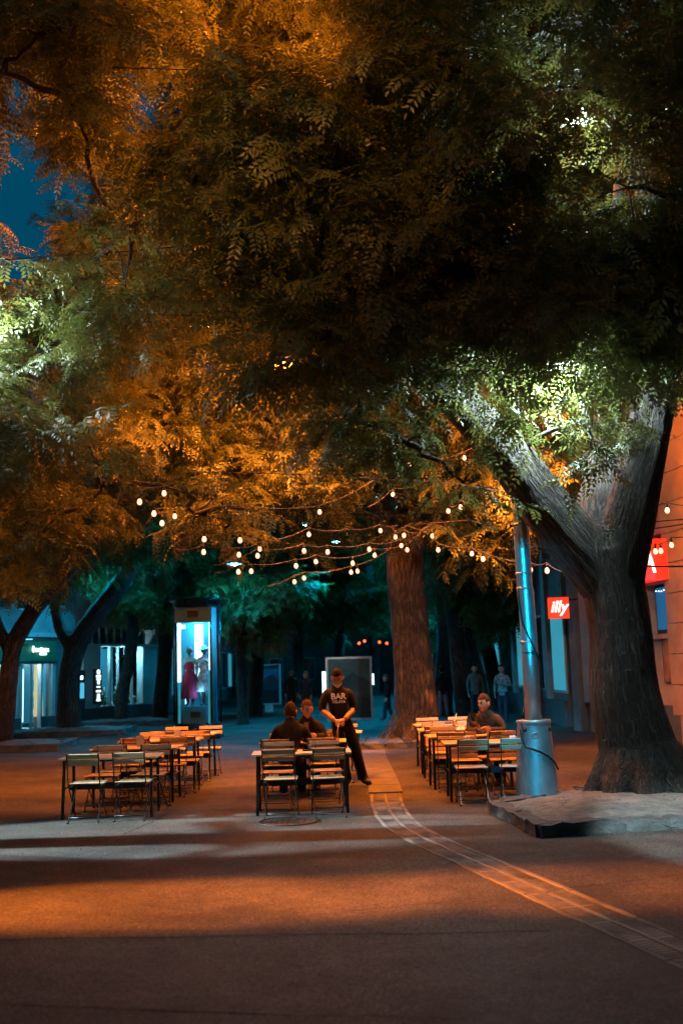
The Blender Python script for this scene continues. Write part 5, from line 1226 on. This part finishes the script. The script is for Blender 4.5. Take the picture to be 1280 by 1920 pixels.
def person(loc, rz, J, mats_, lab, head_dir=(0, 1, 0), hair=None, hair_len=0.0, group=None, hands=None, build=1.0, extra=None, lowpoly=False):
    """J: joint positions in metres, figure facing +y. mats_: top, legs, shoe, skin, forearm"""
    names = ['pelvis', 'belly', 'chest', 'neck0', 'neck1', 'lsho', 'lelb', 'lwri', 'rsho', 'relb', 'rwri', 'lhip', 'lkne', 'lank', 'ltoe', 'rhip', 'rkne', 'rank', 'rtoe']
    rad = dict(pelvis=(.165, .13), belly=(.16, .125), chest=(.19, .125), neck0=(.095, .085), neck1=(.06, .062), lsho=(.085, .078), rsho=(.085, .078), lelb=(.056, .056), relb=(.056, .056), lwri=(.034, .034), rwri=(.034, .034),
               lhip=(.11, .11), rhip=(.11, .11), lkne=(.078, .078), rkne=(.078, .078), lank=(.062, .064), rank=(.062, .064), ltoe=(.04, .03), rtoe=(.04, .03))
    E_ = [('pelvis', 'belly', 'top'), ('belly', 'chest', 'top'), ('chest', 'neck0', 'top'), ('neck0', 'neck1', 'skin'), ('chest', 'lsho', 'top'), ('lsho', 'lelb', 'top'), ('lelb', 'lwri', 'fore'), ('chest', 'rsho', 'top'), ('rsho', 'relb', 'top'), ('relb', 'rwri', 'fore'),
          ('pelvis', 'lhip', 'legs'), ('lhip', 'lkne', 'legs'), ('lkne', 'lank', 'legs'), ('lank', 'ltoe', 'shoe'), ('pelvis', 'rhip', 'legs'), ('rhip', 'rkne', 'legs'), ('rkne', 'rank', 'legs'), ('rank', 'rtoe', 'shoe')]
    me = bpy.data.meshes.new('tmp'); me.from_pydata([J[n_] for n_ in names], [(names.index(a_), names.index(b_)) for a_, b_, _ in E_], [])
    o = bpy.data.objects.new('tmp', me); C.objects.link(o)
    if not me.skin_vertices: me.attributes  # layer is made by the modifier when missing
    bm = bmesh.new(); bm.from_mesh(me); lay = bm.verts.layers.skin.verify(); bm.verts.ensure_lookup_table()
    for i, n_ in enumerate(names):
        bm.verts[i][lay].radius = tuple(r_ * build for r_ in rad[n_]); bm.verts[i][lay].use_root = (i == 0)
    bm.to_mesh(me); bm.free()
    md = o.modifiers.new('skin', 'SKIN'); md.branch_smoothing = .6; md.use_smooth_shade = True
    sd = o.modifiers.new('sub', 'SUBSURF'); sd.levels = 1 if lowpoly else 2; sd.render_levels = sd.levels
    bmesh_ = evaluated(o, 'person'); bpy.data.objects.remove(o)
    # one continuous figure: body, head, hands
    a = MB(); a.add([v.co.copy() for v in bmesh_.vertices], [tuple(p_.vertices) for p_ in bmesh_.polygons], True)
    order = ['top', 'legs', 'shoe', 'skin', 'fore']; mi = []
    segs = [(Vector(J[a_]), Vector(J[b_]), k_, min(rad[a_][0], rad[b_][0]) * build) for a_, b_, k_ in E_]
    for p_ in bmesh_.polygons:
        c_ = p_.center; best, bk_ = 9, 'top'
        for A, B_2, k_, r_ in segs:
            d = B_2 - A; tt = max(0, min(1, (c_ - A).dot(d) / d.length_squared)); ds = (c_ - A - d * tt).length - r_
            if ds < best: best, bk_ = ds, k_
        mi.append(order.index(bk_))
    hd = Vector(head_dir).normalized(); hc = Vector(J['neck1']) + Vector((0, 0, .062)) + hd * .024; hc.z += .012
    q_ = hd.to_track_quat('Y', 'Z').to_matrix().to_4x4(); HM = Matrix.Translation(hc) @ q_ @ Matrix.Scale(1.1, 4)
    h_ = head_mb(); a.add([HM @ Vector(v) for v in h_.v], h_.f, True); mi += [3] * len(h_.f)
    n0 = len(a.f)
    for k_, el, wr, s_ in (('l', 'lelb', 'lwri', -1), ('r', 'relb', 'rwri', 1)):
        d = Vector(J[wr]) - Vector(J[el]); hdn = hands.get(k_) if hands else None
        hand_mb(a, Vector(J[wr]) + d.normalized() * .005, hdn[0] if hdn else d, hdn[1] if hdn else Vector((s_, .3, 0)), 1, hdn[2] if hdn else .35, s_)
    mi += [3] * (len(a.f) - n0)
    bpy.data.meshes.remove(bmesh_)
    pm = a.mesh('person', None)
    for k_ in order: pm.materials.append(mats_.get(k_, mats_['top'] if k_ == 'fore' else M_skin))
    pm.polygons.foreach_set('material_index', mi)
    for i, v in enumerate(pm.vertices):   # loose folds in the clothes
        pass
    po = mk('person', pm, None, loc, (0, 0, rz), label=lab, cat='person', group=group)
    if hair:
        hm = hair_mb(hair_len); hm.v = [HM @ Vector(v) for v in hm.v]; hm.build('hair', hair, po)
    # eyes and brows
    if not lowpoly:
        e_ = MB()
        for s_ in (-1, 1): e_.ball(HM @ Vector((s_ * .029, .083, .008)), .011, .009, .008, 8, 6)
        e_.build('eyes', M_black, po); b_ = MB()
        for s_ in (-1, 1): b_.tube([HM @ Vector((s_ * .014, .094, .03)), HM @ Vector((s_ * .03, .092, .036)), HM @ Vector((s_ * .048, .082, .03))], .004, 5)
        b_.build('eyebrows', hair or M_black, po)
    return po, HM
def stand(h=1.0, stride=0.0, lw=None, rw=None, le=None, re=None, lean=0.0, feet=.11):
    J = dict(pelvis=(0, 0, .95), belly=(0, .005 + lean * .3, 1.1), chest=(0, lean * .7, 1.29), neck0=(0, lean, 1.46), neck1=(0, lean + .015, 1.55), lsho=(-.17, lean, 1.40), rsho=(.17, lean, 1.40),
             lelb=le or (-.23, -.03, 1.12), relb=re or (.23, -.03, 1.12), lwri=lw or (-.23, .07, .88), rwri=rw or (.23, .07, .88),
             lhip=(-.085, 0, .88), rhip=(.085, 0, .88), lkne=(-.1, .03 + stride * .5, .48), rkne=(.1, .03 - stride * .3, .48), lank=(-feet, stride * .9 - .02, .08), rank=(feet, -stride * .9 - .02, .08 + abs(stride) * .08),
             ltoe=(-feet - .02, stride * .9 + .15, .035), rtoe=(feet + .02, -stride * .9 + .15, .035 + abs(stride) * .02))
    return {k: tuple(c * h for c in v) for k, v in J.items()}
M_hairb = mat('dark_brown_hair', (.022, .014, .010), rough=1, spec=.08, var=.4, scale=30, bump=.4); M_hairr = mat('light_brown_hair', (.05, .027, .015), rough=1, spec=.08, var=.4, scale=30, bump=.4); M_hairf = mat('fair_hair', (.12, .08, .04), rough=.7, var=.3, scale=30, bump=.4)
# waiter: feet about x 650..690, hands clasped in front, head bowed
wp = G(668, 1474); s_ = 1.02
J = stand(s_, 0, lw=(-.07, .21, .985), rw=(.07, .22, .975), le=(-.25, .03, 1.14), re=(.25, .03, 1.14), lean=.035)
J.update(lank=(-.38, -.02, .08), ltoe=(-.46, .11, .035), lkne=(-.26, .03, .49), rank=(-.11, .0, .08), rtoe=(-.07, .16, .035), rkne=(-.06, .03, .49), pelvis=(-.06, 0, .97), rhip=(.025, 0, .9), lhip=(-.155, 0, .9))
J['neck1'] = (0, .075, 1.575)
wa, HM = person((wp.x - .25, wp.y, gz(wp.x, wp.y)), PI + .12, {k: (-v[0], v[1], v[2]) for k, v in J.items()} if False else J, dict(top=M_blk, legs=M_blk, shoe=M_shoe, skin=M_skin, fore=M_skin),
       'waiter in black sweatshirt with lettering and white face mask, hands clasped', head_dir=(.2, .85, -.5), hair=M_hairb, hands={'l': ((.75, .1, -.35), (.1, 1, .3), .55), 'r': ((-.8, .22, -.25), (0, 1, .3), .6)}, build=1.13)
# face mask pulled below the nose
a = MB(); rows = []
for i in range(7):
    for j in range(11):
        an = (j / 10 - .5) * 2.3; z = -.045 - .012 * i; r_ = .098 - .0035 * i - .012 * abs(i - 3) * .3
        rows.append(HM @ Vector((math.sin(an) * (.08 - .004 * i), math.cos(an) * r_ + .018 * (1 - abs(an)), z)))
a.add(rows, [(i * 11 + j, i * 11 + j + 1, i * 11 + j + 12, i * 11 + j + 11) for i in range(6) for j in range(10)], True); a.build('face_mask', M_white, wa)
M_print = mat('white_print', (.75, .72, .68), rough=.8, var=.05, bump=0)
bvh = BVHTree.FromPolygons([v.co for v in wa.data.vertices], [tuple(p_.vertices) for p_ in wa.data.polygons])
def chest_print(s_, size, z, name, bold=0):
    o = text(s_, name, size, M_print, wa, (0, 0, 0), (0, 0, 0), 0, bold=bold)
    for v in o.data.vertices:   # +x of the text runs to the wearer's left seen from the front
        x, zz = -v.co.x, v.co.y + z
        hit = bvh.ray_cast(Vector((x, 1, zz)), Vector((0, -1, 0)))
        v.co = (x, (hit[0].y if hit[0] else .12) + .004, zz)
chest_print('BAR', .125, 1.352, 'lettering', .003); chest_print('TISLAVA', .058, 1.272, 'lettering', .001)

def sit(lean=.05, back=0.0, lw=None, rw=None, le=None, re=None):
    return dict(pelvis=(0, 0, .54), belly=(0, .01 + lean * .3, .68), chest=(0, lean * .8, .87), neck0=(0, lean + .02, 1.03), neck1=(0, lean + .045, 1.11), lsho=(-.18, lean, .97), rsho=(.18, lean, .97),
                lelb=le or (-.26, lean + .08, .77), relb=re or (.26, lean + .08, .77), lwri=lw or (-.14, lean + .32, .80), rwri=rw or (.14, lean + .32, .80),
                lhip=(-.09, .04, .52), rhip=(.09, .04, .52), lkne=(-.13, .43, .52), rkne=(.13, .43, .52), lank=(-.13, .40, .08), rank=(.13, .40, .08), ltoe=(-.15, .56, .035), rtoe=(.15, .56, .035))
# man 1: back to the camera, camera side left seat of table 2 in the middle block
person((-.82, 15.42, gz(-.8, 15.4)), 0.0, sit(.14), dict(top=M_blk, legs=M_jean, shoe=M_shoe, skin=M_skin2), 'seated man in dark jacket with his back to the camera, middle tables', head_dir=(.15, 1, -.05), hair=M_hairr, build=1.12)
# man 2: across the table, facing the camera, looking right
mw, HM2 = person((-.62, 16.62, gz(-.6, 16.6)), PI, sit(.16), dict(top=M_blk, legs=M_jean, shoe=M_shoe, skin=M_skin2), 'seated man in dark jacket and light shirt looking towards the waiter', head_dir=(-.45, .85, -.12), hair=M_hairr, build=1.08)
a = MB(); a.add([(-.035, .30, .94), (.035, .30, .94), (.02, .315, .80), (-.02, .315, .80)], [(0, 1, 2, 3)])
sb = BVHTree.FromPolygons([v.co for v in mw.data.vertices], [tuple(p_.vertices) for p_ in mw.data.polygons]); n_ = 6; vs_ = []
for i in range(n_ + 1):
    z = .99 - .22 * i / n_; hw_ = .03 * (1 - i / n_) + .006
    for x in (-hw_, 0, hw_):
        h_ = sb.ray_cast(Vector((x, 1, z)), Vector((0, -1, 0))); vs_.append((x, (h_[0].y if h_[0] else .2) + .005, z))
MB().add(vs_, [(i * 3 + j, i * 3 + j + 1, i * 3 + j + 4, i * 3 + j + 3) for i in range(n_) for j in range(2)], True).build('shirt_front', cloth('pale_shirt', (.2, .19, .17)), mw)
# man 3: right block, facing the camera, looking left
p3 = at(908, 1360, 16.75)
m3, HM3 = person((p3.x, 16.78, gz(p3.x, 16.7)), PI, sit(.18, lw=(-.02, .42, .79), rw=(.1, .42, .80)), dict(top=M_jacket, legs=M_jean, shoe=M_shoe, skin=M_skin), 'man in brown jacket sitting alone at the right tables, looking left', head_dir=(.8, .62, -.12), hair=M_hairr, build=1.18)
MB().tube([(-.075, .18, 1.05), (-.05, .27, 1.02), (0, .3, .97), (.05, .27, 1.02), (.075, .18, 1.05), (.05, .1, 1.08), (-.05, .1, 1.08), (-.075, .18, 1.05)], .014, 6).build('collar', M_jacket, m3)

# ------------------------------------------------------------------ people farther down the street
def walker(px, pyfoot, Y, rz, h, mats_, lab, hair, stride=.15, hl=0.0, **kw):
    p_ = at(px, pyfoot, Y); return person((p_.x, Y, 0), rz, stand(h, stride, **kw), mats_, lab, hair=hair, hair_len=hl, lowpoly=True)
M_plaid = mat('plaid_shirt', (.12, .14, .15), rough=.9, var=.7, scale=12, bump=.1, col2=(.42, .48, .5)); M_lj = cloth('light_jeans', (.14, .2, .28)); M_grey = cloth('pale_grey_top', (.15, .15, .14)); M_navy = cloth('navy_coat', (.02, .03, .045))
walker(547, 1335, 40, PI + .2, 1.0, dict(top=M_blk, legs=M_blk, shoe=M_shoe), 'walker in black standing left of the dark pair in the distance', M_hairb, .05)
walker(575, 1335, 39, PI - .3, .94, dict(top=M_navy, legs=M_jean, shoe=M_shoe), 'woman in dark coat with fair hair, right of the dark pair', M_hairf, .12, .5)
walker(728, 1346, 36, PI * .5, .84, dict(top=M_blk, legs=M_jean, shoe=M_shoe), 'fair haired walker in black just left of the orange trunk', M_hairf, .2, .5)
walker(832, 1344, 37, .1, .97, dict(top=M_blk, legs=M_lj, shoe=M_shoe), 'walker in black top and pale jeans seen from behind', M_hairb, .1, lw=(-.4, .05, 1.0), rw=(.4, .05, 1.0))
walker(893, 1342, 34, PI, 1.0, dict(top=M_grey, legs=M_jean, shoe=M_shoe), 'standing figure in pale grey top behind the lone seated man', M_hairb, .05)
walker(944, 1346, 33, PI - .3, .98, dict(top=M_plaid, legs=M_jean, shoe=M_shoe), 'man in open plaid shirt walking behind the lamp post', M_hairb, .16, lw=(-.05, .25, 1.15))
walker(806, 1336, 46, .5, .97, dict(top=M_navy, legs=M_blk, shoe=M_shoe), 'dark walker half hidden by the orange trunk', M_hairb, .1)

# ------------------------------------------------------------------ mannequins in the column
M_man = mat('mannequin_plastic', (.03, .045, .05), rough=.35, var=.1, bump=0)
def mannequin(dx, lab, top, hem, dress_m, hat=False, lw=None, rw=None, z_b=.86):
    s_ = .93; o, H_ = person((0, 0, 0), 0, stand(s_, 0, feet=.07, lw=lw, rw=rw), dict(top=top, legs=M_man, shoe=M_man, skin=M_man, fore=top), lab, hair=None, build=.8, lowpoly=True)
    o.name = 'mannequin'; o['category'] = 'mannequin'; o.location = COLUMN_LOC + Vector((dx, -.06, z_b)); o.rotation_euler = (0, 0, PI + (.15 if dx > 0 else -.1)); o.scale = (.98, .98, .98)
    d = MB(); pr = [(.235, hem), (.19, .8), (.15, .95), (.125, 1.05), (.15, 1.18), (.13, 1.3)] ; nn = 28; vs_ = []
    for r_, z in pr:
        for k in range(nn):
            an = 2 * PI * k / nn; f_ = 1 + (.07 * math.sin(an * 9) if z < 1 else 0); vs_.append((r_ * math.cos(an) * f_, r_ * .75 * math.sin(an) * f_ + .005, z * s_))
    d.add(vs_, [(i * nn + k, i * nn + (k + 1) % nn, (i + 1) * nn + (k + 1) % nn, (i + 1) * nn + k) for i in range(len(pr) - 1) for k in range(nn)], True); d.build('dress', dress_m, o)
    if hat:
        h_ = MB(); h_.lathe([(.2, 0), (.19, .01), (.085, .02), (.08, .09), (0, .1)], 20); hh = h_.build('hat', M_white, o, H_ @ Vector((0, -.01, .055)), (R(-8), R(10), 0))
    return o
M_wine = cloth('wine_red_dress', (.26, .015, .05), .15); M_flor = mat('floral_dress', (.06, .25, .33), rough=.8, var=.6, scale=9, bump=.1, col2=(.75, .6, .62)); M_tealtop = mat('patterned_blouse', (.05, .2, .25), rough=.8, var=.6, scale=22, bump=.1, col2=(.3, .5, .55))
mannequin(-.19, 'mannequin in long wine red dress, left inside the glass column', M_tealtop, .22, M_wine)
mannequin(.2, 'mannequin in floral dress and white hat, right inside the glass column', M_flor, .42, M_flor, True, lw=(-.1, .2, 1.25))
